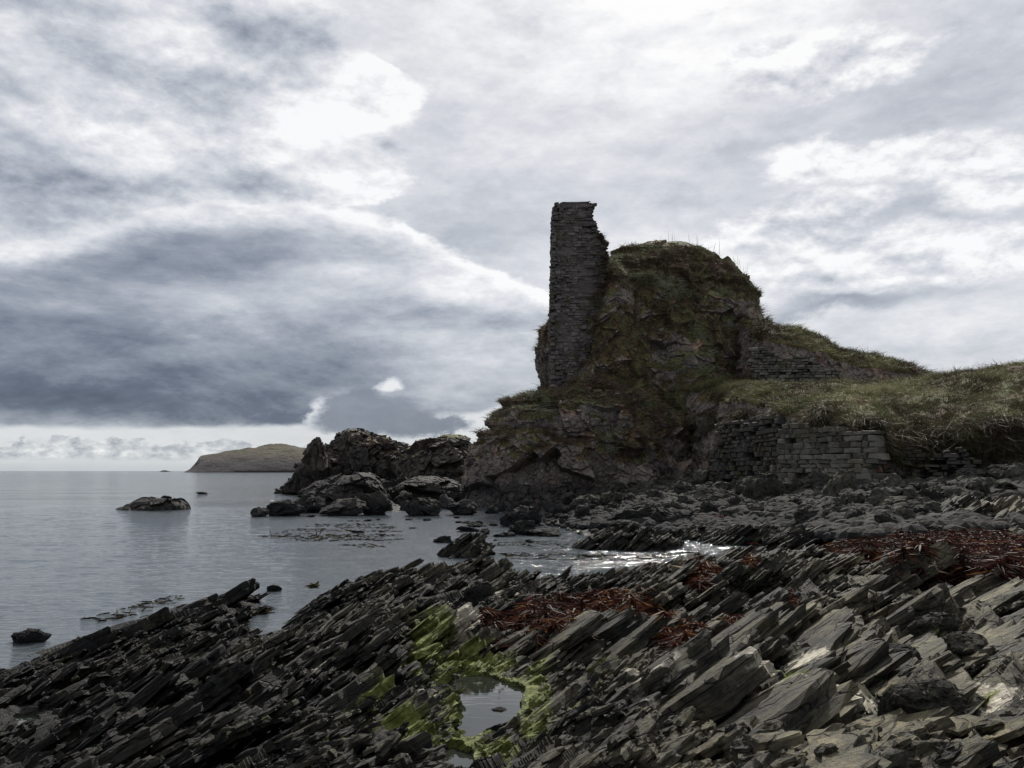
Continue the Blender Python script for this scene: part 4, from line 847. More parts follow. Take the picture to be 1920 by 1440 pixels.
# ruined walls in the bank
def wall(name, label, pa, pb, Ya, Yb, pyt, pyb, mt, seed, **kw):
    A = pt(pa, pyb, Ya); B = pt(pb, pyb, Yb); T = pt((pa + pb) / 2, pyt, (Ya + Yb) / 2)
    z_b = min(A[2], B[2]); A[2] = z_b; B[2] = z_b; ux = B - A; W_ = np.linalg.norm(ux); ux /= W_
    nr = np.array((ux[1], -ux[0], 0)); H_ = T[2] - z_b
    root = bpy.data.objects.new(name, None); COL.objects.link(root); root.location = (A + B) / 2; tag(root, label, 'wall', 'ruined castle walls')
    masonry('stonework', A - (A + B) / 2, ux, (0, 0, 1), nr, W_, H_, mt, seed=seed, parent=root, deep=0.6, **kw)
    return root
wall('ruined_wall', 'ruined wall of pale squared stone blocks with a broken right end, under the grassy bank', 1466, 1648, 43.0, 38.0, 775, 912, M_WALL, 51, ch=(0.18, 0.38), sw=(0.25, 0.85), proud=0.05, gap=0.002, drop=0.03,
     bound=lambda u, v: u < 5.75 + 0.35 * math.sin(v * 5.0) and v < 3.1 - 0.14 * max(0, u - 1.5), curve=lambda u, v: 0.10 * math.sin(u * 1.7 + v) - 0.10 * v / 3)
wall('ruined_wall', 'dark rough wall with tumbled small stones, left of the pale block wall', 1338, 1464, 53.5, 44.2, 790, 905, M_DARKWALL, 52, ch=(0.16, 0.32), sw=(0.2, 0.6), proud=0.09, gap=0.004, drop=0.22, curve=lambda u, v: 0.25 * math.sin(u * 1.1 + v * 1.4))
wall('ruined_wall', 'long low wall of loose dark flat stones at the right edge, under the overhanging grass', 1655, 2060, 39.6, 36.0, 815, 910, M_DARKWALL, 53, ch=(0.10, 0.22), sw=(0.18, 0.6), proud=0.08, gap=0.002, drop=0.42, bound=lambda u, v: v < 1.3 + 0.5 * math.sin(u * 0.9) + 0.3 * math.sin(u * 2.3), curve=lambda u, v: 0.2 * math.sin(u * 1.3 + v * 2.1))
wall('ruined_wall', 'grey wall of coursed stones high on the ridge, right of the domed crag', 1412, 1575, 62.4, 61.8, 655, 735, M_WALL, 54, ch=(0.15, 0.28), sw=(0.22, 0.6), proud=0.07, gap=0.006, drop=0.08,
     bound=lambda u, v: v < 3.5 - 0.28 * u + 0.3 * math.sin(u * 2), curve=lambda u, v: 0.15 * math.sin(u * 0.9))
# ---------------------------------------------------------------- far land
def headland(name, prof, Y, dep, mt, label, seed):
    pxs = np.array([q[0] for q in prof]); us = np.linspace(pxs[0], pxs[-1], 400)
    crest = np.interp(us, pxs, [pt(960, q[1], Y)[2] for q in prof]); xs = np.array([pt(u, 880, Y)[0] for u in us])
    vs = np.linspace(0, 1, 90); prof_v = np.where(vs < 0.5, np.sin(np.clip(vs / 0.5, 0, 1) * math.pi / 2) ** 0.75, np.cos((vs - 0.5) * math.pi) ** 0.8)
    P = np.zeros((90, 400, 3)); P[..., 1] = Y + (vs[:, None] - 0.5) * 2 * dep; P[..., 0] = xs * np.minimum(P[..., 1] / Y, 1); P[..., 2] = crest * prof_v[:, None] - 1
    sc = Y / 1500
    P[..., 2] += (fbm(P, 60 * sc, 5, seed) * 10 * sc) * np.minimum(1, crest / (30 * sc)) * np.sin(vs * math.pi)[:, None] ** .5 * (vs[:, None] < 0.48)
    N = grid_normals(P); nz = np.abs(N[..., 2])
    return tag(mesh(name, P, grid_faces(90, 400), mt, {'veg': sstep(P[..., 2] / (45 * sc) + 0.3 * fbm(P, 80 * sc, 3, 2), 0.25, 0.7), 'tide': 0 * nz}), label, kind='structure')
def mat_far():
    m_, t, p = mat('far_moorland')
    co = t.vm('MULTIPLY', t.new('ShaderNodeTexCoord').outputs['Object'], (0.02, 0.02, 0.03))
    v = t.m('MULTIPLY_ADD', t.m('SUBTRACT', t.noise(co, 2.0, 8, 0.65), 0.5), 1.0, t.attr('veg'))
    t.put(p.inputs['Base Color'], t.ramp(v, [(0.2, (0.020, 0.016, 0.018)), (0.6, (0.040, 0.030, 0.025)), (0.9, (0.064, 0.050, 0.032)), (1.0, (0.058, 0.051, 0.028))]))
    p.inputs['Roughness'].default_value = 0.95
    bump(t, p, t.noise(co, 5, 7, 0.7), 1.0, 8.0)
    return m_
M_FAR = mat_far()
headland('headland', [(345, 884), (356, 879), (366, 868), (374, 857), (390, 851), (430, 846), (470, 841), (500, 838), (550, 837), (575, 839), (640, 842), (720, 856), (800, 884)], 1500, 170, M_FAR, 'brown moorland headland across the bay', 700)
headland('islet', [(298, 884), (304, 881.5), (309, 881), (314, 882), (322, 884)], 2400, 12, M_FAR, 'tiny islet on the horizon left of the headland', 720)

# ---------------------------------------------------------------- rocks
def ico(sub):
    bm = bmesh.new(); bmesh.ops.create_icosphere(bm, subdivisions=sub, radius=1.0)
    V = np.array([v.co[:] for v in bm.verts]); Fc = np.array([[v.index for v in f.verts] for f in bm.faces]); bm.free(); return V, Fc
ICO = {k: ico(k) for k in (2, 4, 5, 6)}
def rock_verts(seed, sub=5, nplanes=16, shape=(1, .8, .62), sharp=16.0, rough=0.05, blade=0.0):
    V, Fc = ICO[sub]; r = np.random.default_rng(seed)
    n = r.normal(size=(nplanes, 3)); n /= np.linalg.norm(n, axis=1, keepdims=True); dd = r.uniform(0.60, 0.98, nplanes)
    dot = V @ n.T; inv = np.maximum(dot, 1e-3) / dd
    rad = 1.0 / (np.maximum((inv ** sharp).sum(1), 1e-9) ** (1 / sharp)); rad = np.minimum(rad, 1.15)
    P = V * rad[:, None]
    P = P + V * (facet(P + seed, 0.6, seed, 0.55, 0.26) + facet(P + seed, 0.27, seed + 9, 0.6, 0.26) + fbm(P + seed, 0.5, 4, seed + 1) * rough + fbm(P + seed, 0.12, 2, seed + 3) * rough * 0.25)[:, None]
    return P * np.array(shape), Fc
def proto(seed, sub=5, **kw):
    V, Fc = rock_verts(seed, sub, **kw); me_o = mesh('boulder', V, Fc, M_BOULDER)
    me = me_o.data; bpy.data.objects.remove(me_o); return me
HERO = [proto(1000 + i, 6, shape=s, sharp=sh) for i, (s, sh) in enumerate([((1, .8, .62), 14), ((1, .75, .7), 24), ((1, .9, .5), 18), ((1, .7, .8), 30), ((1, .85, .72), 10), ((1, .6, .5), 30)])]
SMALL = [proto(1100 + i, 4, shape=s, sharp=20, rough=0.08) for i, s in enumerate([(1, .8, .6), (1, .7, .7), (1, .9, .5), (1, .75, .85), (1, .8, .65), (1, .6, .5), (1, .9, .75), (1, .7, .45)])]
rr = np.random.default_rng(5)
def boulder(me, px, py, wpx, hpx, label, group=None, z=None, rot=None, tilt=0.25, name='boulder', cat='boulder', mt=None):
    """foot of the rock seen at (px, py), wpx wide and hpx high in the photograph"""
    g = (seats(px, py, 0.5, ht if (py > 1100) else None)) if z is None else ground(px, py, z)
    D = math.hypot(g[0], g[1]); k = g[1] / F_PX
    o = bpy.data.objects.new(name, me); COL.objects.link(o)
    hw = wpx * k / 2; hh = hpx * k / 2
    b = np.array([v for v in me.get('ext', (1, .8, .6))])
    o.scale = (hw * 0.98, hw * 1.0, hh / b[2] * 1.15 if hh > 0 else hw)
    o.rotation_euler = (rr.uniform(-tilt, tilt), rr.uniform(-tilt, tilt), rr.uniform(-0.6, 0.6) + (math.pi if rr.random() > .5 else 0) if rot is None else rot)
    o.location = (g[0], g[1] + hw * 0.5, g[2] + hh * 0.62)
    tag(o, label, cat, group)
    return o
for me in HERO + SMALL:
    co = np.zeros(len(me.vertices) * 3, np.float32); me.vertices.foreach_get('co', co); co = co.reshape(-1, 3)
    me['ext'] = [float(x) for x in np.abs(co).max(0)]
# individually seen rocks: proto, foot px, py, width, height, label
NAMED = [
 (0, 50, 1208, 62, 30, 'black pointed rock alone in the water at the left edge', 0.0),
 (1, 512, 1110, 32, 16, 'small wet black rock awash beyond the slab ledge', 0.0),
 (2, 376, 927, 22, 6, 'tiny dark rock breaking the surface between the skerry and the sea crag', 0.0),
 (4, 485, 969, 36, 26, 'round rock at the left tip of the low rocks by the sea crag', 0.0),
 (1, 510, 962, 30, 24, 'second rock from the left in the low row by the sea crag', 0.0),
 (3, 535, 968, 66, 34, 'wide blocky rock in the low row by the sea crag', 0.0),
 (0, 575, 962, 60, 42, 'dark boulder with a humped top at the waterline below the sea crag', 0.0),
 (2, 640, 968, 90, 36, 'broad flat rock slab at the waterline below the sea crag', 0.0),
 (5, 695, 966, 74, 54, 'large faceted grey boulder in the water in front of the sea crag', 0.0),
 (1, 790, 968, 84, 46, 'large flat topped boulder standing in the water between the sea crag and the castle cliff', 0.0),
 (2, 865, 966, 66, 34, 'grey boulder with a tan streaked ledge at the foot of the castle cliff', 0.0),
 (4, 760, 935, 100, 52, 'big dark rounded boulder behind the flat topped one', 0.1),
 (0, 705, 935, 60, 40, 'black boulder left of the big dark rounded one', 0.1),
 (3, 828, 1018, 38, 14, 'flat topped small rock in the inlet, left of the slatey outcrop', 0.0),
 (2, 876, 997, 42, 12, 'low dark rock awash in the middle of the inlet', 0.0),
 (1, 905, 1003, 30, 12, 'low black rock right of the one awash in the inlet', 0.0),
 (5, 668, 1000, 26, 6, 'small rock awash amid floating weed', 0.0),
 (0, 716, 999, 14, 5, 'tiny rock right of the one amid floating weed', 0.0),
 (4, 773, 992, 14, 5, 'tiny rock awash below the flat topped boulder', 0.0),
 (0, 980, 988, 72, 46, 'dark humped boulder at the edge of the inlet below the castle cliff', 0.0),
 (3, 978, 1003, 56, 30, 'grey tent shaped rock in front of the dark humped boulder', 0.0),
 (2, 1020, 1006, 70, 16, 'low flat rock in the inlet, right of the tent shaped rock', 0.0),
 (3, 1142, 956, 52, 40, 'upright pointed grey boulder at the foot of the castle cliff', None),
 (1, 1105, 962, 40, 24, 'blocky boulder left of the upright pointed one', None),
 (5, 1200, 988, 84, 44, 'long wedge shaped boulder sloping down to the left', None),
 (1, 1245, 990, 90, 46, 'square dark boulder with a pale right edge', None),
 (4, 1160, 998, 80, 32, 'rough dark rounded boulder above the inlet', None),
 (0, 1438, 940, 66, 62, 'big smooth pale boulder on the stony beach below the dark wall', None),
 (4, 1340, 945, 70, 48, 'rough grey boulder on the stony beach, left of the smooth pale one', None),
 (1, 1382, 955, 44, 34, 'small blocky boulder between the rough grey and the smooth pale boulders', None),
 (0, 1585, 935, 62, 64, 'shaggy brown boulder leaning against the foot of the pale block wall', None),
 (1, 1612, 984, 50, 38, 'dark upright boulder at the seaweed edge with a split top', None),
 (3, 1668, 992, 44, 34, 'dark round boulder at the upper edge of the seaweed', None),
 (2, 1740, 1005, 78, 32, 'grey green slab topped boulder resting on the seaweed', None),
 (5, 1750, 972, 80, 36, 'large dark wedge boulder behind the slab topped one', None),
 (1, 1812, 990, 58, 30, 'blocky boulder right of the slab topped one', None),
 (4, 1835, 905, 66, 42, 'large rough boulder under the loose stone wall', None),
 (0, 1895, 905, 64, 40, 'large rough boulder at the right edge under the loose stone wall', None),
 (0, 1765, 1192, 82, 46, 'black wet boulder wedged between slabs at the right', None),
 (4, 1825, 1222, 78, 46, 'dark smooth boulder right of the black wet one', None),
 (1, 1700, 1240, 76, 32, 'small flat grey boulder below the black wet one', None),
 (4, 1752, 1345, 132, 92, 'large rounded boulder with a curved groove, at the lower right', None),
 (3, 1675, 1360, 44, 72, 'upright dark stone on the left side of the large rounded boulder', None),
 (2, 934, 1337, 30, 10, 'small dark stone lying in the rock pool', 0.50),
 (2, 826, 1320, 66, 34, 'green topped slab at the left side of the rock pool', 0.45),
 (5, 938, 1385, 60, 30, 'small flat slab at the near side of the rock pool', 0.50),
 (1, 1310, 1068, 36, 14, 'small dark stone at the right end of the inlet', None),
 (0, 900, 1128, 52, 42, 'black upright fin of rock beside the pale gully', None),
 (2, 1430, 1268, 26, 10, 'flat pale pebble beside the algae hollow', None)]
for (i, px, py, w_, h_, lab, z) in NAMED:
    near = py > 1100 and z is None
    o = boulder(HERO[i], px, py, w_, h_, lab, None, z, None, 0.12)
# boulder beach
MARKS = [(1142, 940, 'upright pointed grey boulder'), (1438, 925, 'big smooth pale boulder'), (1340, 930, 'rough grey boulder'), (1585, 915, 'shaggy brown boulder'), (1602, 970, 'dark split topped boulder'), (1740, 990, 'slab topped boulder'),
         (1835, 895, 'rough boulder under the loose wall'), (1895, 895, 'rough boulder at the right edge'), (1245, 970, 'square dark boulder'), (980, 975, 'dark humped boulder'), (1500, 900, 'pale block wall'), (1400, 895, 'dark rough wall'),
         (1640, 905, 'end of the block wall'), (1100, 900, 'foot of the castle cliff'), (1250, 900, 'right cliff foot'), (1160, 985, 'low slate ridge'), (1390, 1005, 'broad slate ledge'), (1750, 1030, 'wide red seaweed bed'), (1560, 980, 'narrow seaweed strand'),
         (790, 950, 'flat topped boulder'), (760, 915, 'big dark rounded boulder'), (640, 955, 'broad waterline slab'), (695, 945, 'large faceted boulder'), (865, 950, 'tan streaked boulder'), (1750, 955, 'large dark wedge boulder'), (1045, 960, 'low flat rock')]
def where(px, py, w_):
    d = [math.hypot(px - a, (py - b) * 2.2) for a, b, _ in MARKS]; k = int(np.argmin(d)); a, b, nm = MARKS[k]
    size = 'small' if w_ < 28 else 'medium sized' if w_ < 42 else 'large'
    dx, dy = px - a, py - b
    side = ('right of' if dx > 0 else 'left of') if abs(dx) > 18 else ('just in front of' if dy > 0 else 'just behind')
    if abs(dx) > 60: side = 'further ' + side
    if abs(dx) > 18 and abs(dy) > 12: side = side + (' and before' if dy > 0 else ' and behind')
    return size, side + ' the ' + nm
def scatter(poly, n, wlo, whi, label, group, seed, z=None, fl=1.0):
    r = np.random.default_rng(seed); xs = [p[0] for p in poly]; ys = [p[1] for p in poly]; k = 0; done = []
    while k < n:
        px, py = r.uniform(min(xs), max(xs)), r.uniform(min(ys), max(ys))
        if poly_sdf(np.array(px), np.array(py), poly) > 0: continue
        w_ = wlo + (whi - wlo) * r.random() ** 2.2
        if any(abs(px - a) < (w_ + b) * 0.27 and abs(py - c) < (w_ + b) * 0.16 for a, c, b in done) and r.random() < 0.8:
            if r.random() < 0.97: continue
        done.append((px, py, w_)); k += 1
        boulder(SMALL[r.integers(len(SMALL))], px, py, w_, w_ * r.uniform(0.5, 0.85) * fl, (lambda q: q[0] + ' ' + label + ' ' + q[1])(where(px, py, w_)), group, z, None, 0.5 if z is None else 0.2)
scatter([(1330, 900), (1420, 880), (1460, 915), (1500, 985), (1370, 970), (1290, 940)], 42, 20, 56, 'grey beach boulder', 'boulders of the beach below the dark wall', 1)
scatter([(1470, 920), (1640, 925), (1930, 905), (1930, 960), (1700, 985), (1500, 985)], 110, 22, 74, 'loose beach boulder', 'boulders of the beach below the walls', 2)
scatter([(1060, 950), (1130, 925), (1330, 900), (1380, 975), (1200, 995), (1060, 990)], 58, 20, 60, 'dark jumbled boulder', 'boulders at the right foot of the cliff', 3)
scatter([(880, 950), (1060, 945), (1060, 990), (900, 975)], 20, 14, 40, 'dark wet boulder', 'boulders between cliff and inlet', 4)
scatter([(600, 935), (740, 925), (900, 925), (900, 962), (620, 962)], 26, 22, 56, 'black weedy boulder', 'boulders left of the cliff', 6)
scatter([(1640, 960), (1930, 940), (1930, 985), (1680, 985)], 20, 24, 60, 'grey boulder', 'boulders above the seaweed', 7)
scatter([(790, 990), (870, 975), (1010, 995), (1110, 1012), (1000, 1020), (880, 1012)], 16, 12, 34, 'low dark rock awash', 'small rocks awash in the inlet', 8, 0.0, 0.55)
scatter([(560, 968), (760, 970), (900, 968), (900, 982), (700, 984)], 8, 10, 22, 'black rock awash', 'small rocks awash off the boulders', 9, 0.0, 0.5)
# uncounted small stones under them
def stones(poly, n, lo, hi, seed, label, name='pebbles'):
    r = np.random.default_rng(seed); V0_, F0 = ICO[2]; Vs = []; Fs = []; k = 0
    xs = [p[0] for p in poly]; ys = [p[1] for p in poly]
    px = r.uniform(min(xs), max(xs), n * 4); py = r.uniform(min(ys), max(ys), n * 4)
    ok = poly_sdf(px, py, poly) < 0; px, py = px[ok][:n], py[ok][:n]
    for a, b, g in zip(px, py, seats(px, py)):
        s = r.uniform(lo, hi) * (0.5 + r.random())
        v = V0_ * (1 + 0.25 * (hsh(np.arange(len(V0_)), int(a * 10)) - 0.5))[:, None] * np.array((s, s * r.uniform(.6, 1), s * r.uniform(.4, .8)))
        c, s2 = math.cos(a), math.sin(a); v = v @ np.array(((c, -s2, 0), (s2, c, 0), (0, 0, 1)))
        Vs.append(v + (g[0], g[1], g[2] + 0.05)); Fs.append(F0 + k); k += len(v)
    return tag(mesh(name, np.concatenate(Vs), np.concatenate(Fs), M_BOULDER), label, 'stones', kind='stuff')
stones([(1180, 900), (1290, 880), (1420, 880), (1930, 900), (1930, 990), (1640, 1012), (1480, 1012), (1200, 1000), (1060, 985)], 7500, 0.09, 0.34, 11, 'small stones filling the gaps of the boulder beach')
stones([(880, 945), (1100, 940), (1180, 1000), (960, 1005), (880, 975)], 350, 0.06, 0.22, 12, 'small wet stones at the foot of the castle cliff')

# slatey outcrops and the skerry: domes cut by the same bedding
def outcrop(name, px, py, wpx, hpx, dep, label, cat, seed, z=0.0, n=150, size=0.42):
    g = ground(px, py, z); hw_ = wpx * g[1] / F_PX / 2; hh = hpx * g[1] / F_PX
    r = np.random.default_rng(seed); q = np.sqrt(r.random(n)); a = r.uniform(0, 2 * math.pi, n)
    x = q * np.cos(a) * hw_; y = q * np.sin(a) * dep
    hl = size * (0.35 + 0.9 * r.random(n) ** 2); hw = hl * r.uniform(.5, 1.2, n); th = hl * r.uniform(.15, .4, n)
    zz_ = hh * (1 - q ** 2.2) * (0.75 + 0.5 * fbm(np.stack((x, y, 0 * x), -1) + seed * 3, hw_ * 0.6, 2, seed)) - 0.45 * hl * math.sin(DIP) - 0.02
    V, q4, t3 = plates(x + g[0], y + g[1] + dep * 0.6, zz_, hl, hw, th, r.normal(0.2, 0.35, n), seed, tiltj=0.08)
    # a rough rock body under the blades
    m1, m2 = 70, 180; r_ = np.linspace(0, 1, m1)[:, None]; t_ = np.linspace(0, 2 * math.pi, m2, endpoint=False)[None]
    C_ = np.stack((g[0] + r_ * np.cos(t_) * hw_ * 1.02, g[1] + dep * 0.6 + r_ * np.sin(t_) * dep, hh * 0.45 * (1 - r_ ** 2.0) - 0.15 + 0 * t_), -1)
    C_ = C_ + (facet(C_, 0.5, seed, 0.5, 0.5) * 0.6 + facet(C_, 0.16, seed + 1, 0.6, 0.6) * 0.7)[..., None] * NBN
    k = len(V); V = np.concatenate((V, C_.reshape(-1, 3))) ; o0 = np.array((g[0], g[1] + dep * 0.6, z)); V[:, 2] += z; V = V - o0
    o = mesh(name, V, [q4, grid_faces(m1, m2, True)[:, ::-1] + k, t3], M_SHORE, {'algae': 0 * V[:, 0], 'pale': 0 * V[:, 0], 'dry': 0.12 + 0.5 * (z > 0.5) + 0 * V[:, 0], 'var': np.concatenate((np.repeat(r.random(n), 6 * 18 + 1), np.full(m1 * m2, 0.3)))})
    o.location = o0
    return tag(o, label, cat)
outcrop('slate_outcrop', 862, 1043, 92, 34, 0.9, 'slatey blade topped rock standing in the inlet', 'rock', 3)
outcrop('slate_outcrop', 1170, 1030, 190, 34, 1.4, 'low ridge of tilted slate blades at the head of the inlet', 'rock', 5, n=240, size=0.5)
outcrop('slate_outcrop', 1400, 1020, 170, 36, 1.2, 'broad slate ledge with a black undercut, right side of the inlet', 'rock', 8, n=200, size=0.6)
outcrop('slate_outcrop', 1285, 1012, 110, 22, 1.2, 'slate blades between the two ledges of the inlet', 'rock', 9, n=140)
outcrop('slate_outcrop', 1870, 985, 170, 44, 2.2, 'pale ribbed slate slab rising at the right behind the seaweed', 'rock', 13, z=0.9, n=260, size=0.6)
outcrop('slate_outcrop', 1520, 1012, 130, 22, 1.2, 'slate blades left of the wide seaweed bed', 'rock', 15, z=0.35, n=220, size=0.5)
sk, PS, *_ = loft('skerry', [(966, 208, 348), (958, 210, 346), (952, 225, 345), (947, 240, 343), (941, 248, 335), (937, 255, 290), (934, 262, 280)], 55.0, 1.6, M_SEACRAG, 0.75, qz=0.6, nth=500, nz=90, seed=600, veg=(2, 3), tide=2.0)
tag(sk, 'low black skerry alone in the open water, left of the headland rocks', 'rock')

# ---------------------------------------------------------------- blades: grass, heath, seaweed
def blades(name, B, L, Wd, dirs, mt, tint, label, parent=None, nseg=3, curl=0.6, kind='stuff', cat='grass', flat=None):
    n = len(B); r = np.random.default_rng(len(B))
    side = np.cross(dirs, r.normal(size=(n, 3))); side /= np.maximum(np.linalg.norm(side, axis=1, keepdims=True), 1e-6)
    bend = r.normal(size=(n, 3)) * np.array((1, 1, 0.25)); bend[:, 2] -= 0.7; bend *= curl
    V = np.zeros((n, nseg * 2 + 1, 3)); 
    for k in range(nseg):
        f = k / nseg; c = B + dirs * (L * f)[:, None] + bend * (L * f * f)[:, None]; w_ = (Wd * (1 - 0.35 * f))[:, None]
        V[:, 2 * k] = c - side * w_; V[:, 2 * k + 1] = c + side * w_
    V[:, -1] = B + dirs * L[:, None] + bend * L[:, None]
    b = np.arange(n)[:, None] * (nseg * 2 + 1)
    q = np.concatenate([b + np.array((2 * k, 2 * k + 1, 2 * k + 3, 2 * k + 2)) for k in range(nseg - 1)])
    tr = b + np.array((2 * nseg - 2, 2 * nseg - 1, 2 * nseg))
    return tag(mesh(name, V.reshape(-1, 3), [q, tr], mt, {'tint': np.repeat(tint, nseg * 2 + 1)}, parent), label, cat, kind=kind)
def grass_on(name, P, N, ve, n, seed, thr, L, Wd, mt, label, up=0.7, clump=0.6, ymax=None, tb=0.5, zmin=3.0):
    r = np.random.default_rng(seed)
    Pf = P.reshape(-1, 3); Nf = N.reshape(-1, 3).copy(); Nf *= np.where(Nf[:, 1:2] * 1 + -0.6 * Nf[:, 2:3] > 0.35, -1, 1)
    w_ = np.clip(ve.ravel() - thr, 0, 1) * (0.15 + np.clip(fbm(Pf, clump, 2, seed) + 0.35, 0, 1)) * (Pf[:, 2] > zmin)
    if ymax: w_ = w_ * (Pf[:, 1] < ymax)
    # weight by cell area
    e1 = np.linalg.norm(np.gradient(P, axis=0), axis=-1) * np.linalg.norm(np.gradient(P, axis=1), axis=-1); w_ = w_ * np.minimum(e1.ravel(), np.percentile(e1, 98))
    idx = r.choice(len(Pf), n, p=w_ / w_.sum())
    B = Pf[idx] + r.normal(0, 0.05, (n, 3)); nn = Nf[idx]
    lean = np.stack((fbm(B, 1.3, 2, seed + 5), fbm(B, 1.3, 2, seed + 6), 0 * B[:, 0]), -1) * 0.9
    d = nn * (1 - up) + np.array((0.0, 0, up)) + lean + r.normal(0, 0.22, (n, 3)); d /= np.linalg.norm(d, axis=1, keepdims=True)
    Ls = L * (0.5 + r.random(n)) * (0.7 + 0.8 * np.clip(fbm(B, 0.8, 2, seed + 8) + .5, 0, 1))
    tint = np.clip(tb + 0.9 * fbm(B, 2.2, 3, seed + 9) + r.normal(0, 0.12, n), 0, 1)
    return blades(name, B - nn * 0.03, Ls, np.full(n, Wd), d, mt, tint, label)
grass_on('grass', PK, NK, VK, 110000, 1, 0.25, 0.42, 0.012, M_GRASS, 'long tussock grass over the bank above the walls', 0.65, ymax=66, tb=0.5)
grass_on('grass', PR, NRG, VR, 30000, 2, 0.25, 0.42, 0.018, M_GRASS, 'tussock grass along the ridge behind the bank', 0.6, tb=0.42)
grass_on('heath', PB, NB, VB, 80000, 3, 0.3, 0.34, 0.020, M_HEATH, 'brown heath and grass clinging to the domed crag', 0.5, ymax=74, tb=0.42)
grass_on('heath', PBU, NBU, VBU, 14000, 5, 0.3, 0.30, 0.018, M_HEATH, 'heath and grass on the rock rising against the tower', 0.5, ymax=68, tb=0.42)
grass_on('heath', PA, NA_, VA, 50000, 4, 0.4, 0.32, 0.018, M_HEATH, 'brown grass on the ledges of the lower crag', 0.5, ymax=68, tb=0.36)
# long brown grass hanging over the top of the walls
r = np.random.default_rng(77); nh = 60000; rows_ = PK.shape[0]
ri = np.clip((rows_ * (0.175 + 0.045 * r.normal(size=nh))).astype(int), 40, rows_ - 1); ci = r.integers(0, PK.shape[1], nh)
Bh = PK[ri, ci] + r.normal(0, 0.06, (nh, 3)); Bh[:, 1] -= r.uniform(0.0, 0.75, nh); Bh[:, 2] += 0.22
Bh[:, 2] -= 0.7 * r.random(nh) ** 2 * (Bh[:, 0] > 17.5); k_ = fbm(Bh, 0.9, 3, 5) > np.where((Bh[:, 0] > 13.0) & (Bh[:, 0] < 17.0), 0.12, -0.2); Bh = Bh[k_]; nh = len(Bh)
dh = np.stack((0.5 * fbm(Bh, 1.0, 2, 6), -0.8 + 0 * Bh[:, 0], 0.35 - 0.9 * r.random(nh)), -1) + r.normal(0, 0.25, (nh, 3)); dh /= np.linalg.norm(dh, axis=1, keepdims=True)
blades('grass', Bh, 0.25 + 0.38 * r.random(nh), np.full(nh, 0.012), dh, M_GRASS, np.clip(0.22 + 0.4 * fbm(Bh, 1.5, 2, 8) + r.normal(0, 0.1, nh), 0, 1), 'brown grass hanging over the top of the ruined walls', curl=0.9)
r = np.random.default_rng(31); nt = 5200
zt_ = r.uniform(z_lo + 0.6, z_hi - 2.5, nt); top_ = r.random(nt) < 0.10; zt_ = np.where(top_, z_hi + 0.1, zt_)
xt_ = np.where(top_, r.uniform(xl(z_hi), xr(z_hi) - 0.2, nt), xr(zt_) - 0.15 - r.random(nt) ** 2 * (0.5 + 1.5 * sstep(zt_, z_hi - 3, z_lo)))
Bt = np.stack((xt_, YT - 0.02 + 0.25 * r.random(nt) + np.where(top_, 1.2, 0), zt_), -1); kt = top_ | (fbm(Bt, 0.8, 2, 3) > -0.1); Bt = Bt[kt]; nt = len(Bt)
dt_ = np.array((0.1, -0.6, 0.45)) + r.normal(0, 0.35, (nt, 3)); dt_ /= np.linalg.norm(dt_, axis=1, keepdims=True)
blades('heath', Bt, 0.15 + 0.25 * r.random(nt), np.full(nt, 0.018), dt_, M_HEATH, np.clip(0.4 + 0.5 * fbm(Bt, 1.2, 2, 4) + r.normal(0, .12, nt), 0, 1), 'heath growing up the broken right side of the ruined tower')
# dry stalks on the skyline of the dome
r = np.random.default_rng(9)
sp_ = [(1240, 450), (1258, 448), (1262, 449), (1292, 450), (1310, 452), (1334, 460), (1342, 466), (1376, 488), (1381, 492), (1384, 494), (1397, 508), (1180, 466), (1400, 512), (1465, 612), (1475, 612)]
Bs = np.array([pt(a, b + 12, 71.5) for a, b in sp_ for _ in range(2)]); Bs[:, 0] += r.normal(0, 0.12, len(Bs))
ds_ = np.tile((0, 0, 1.0), (len(Bs), 1)) + r.normal(0, 0.08, (len(Bs), 3))
blades('dead_stalks', Bs, r.uniform(0.9, 1.7, len(Bs)), np.full(len(Bs), 0.014), ds_, M_HEATH, np.full(len(Bs), .5), 'dry flower stalks standing on the skyline of the dome', curl=0.05, cat='stalks')

def kelp(poly, n, label, seed, L=(0.10, 0.28), Wd=0.010, thick=0.08, tb=0.42):
    r = np.random.default_rng(seed); xs = [p[0] for p in poly]; ys = [p[1] for p in poly]
    px = r.uniform(min(xs), max(xs), n * 5); py = r.uniform(min(ys), max(ys), n * 5)
    sd = poly_sdf(px, py, poly) + 10 * (vn(np.stack((px / 13, py / 6, px * 0), -1), seed) - 0.5)
    ok = sd < 0; px, py = px[ok][:n], py[ok][:n]
    g = seats(px, py, 0.5, ht); z = ht(g[:, 0], g[:, 1])
    g[:, 2] = z + 0.03 + r.random(len(z)) * thick * (0.5 + np.clip(fbm(g, 0.6, 2, seed) + .5, 0, 1.2))
    d = r.normal(size=g.shape) * np.array((1, 1, 0.22)); L = (L[0] * 0.5, L[1] * 0.6); Wd = Wd * 0.75
    d[:, 2] = np.abs(d[:, 2]) * 0.8; d /= np.linalg.norm(d, axis=1, keepdims=True)
    tint = np.clip(tb + 0.4 * fbm(g, 0.5, 3, seed) + r.normal(0, 0.22, len(g)) + 0.45 * (r.random(len(g)) > 0.96), 0, 1)
    return blades('seaweed', g, r.uniform(*L, len(g)), Wd * r.uniform(.6, 1.7, len(g)), d, M_KELP, tint, label, nseg=4, curl=0.9, cat='seaweed')
kelp(KELP_AREA[1], 100000, 'wide bed of dark red seaweed across the right of the shore', 1, (0.10, 0.30), 0.014, 0.10, 0.30)
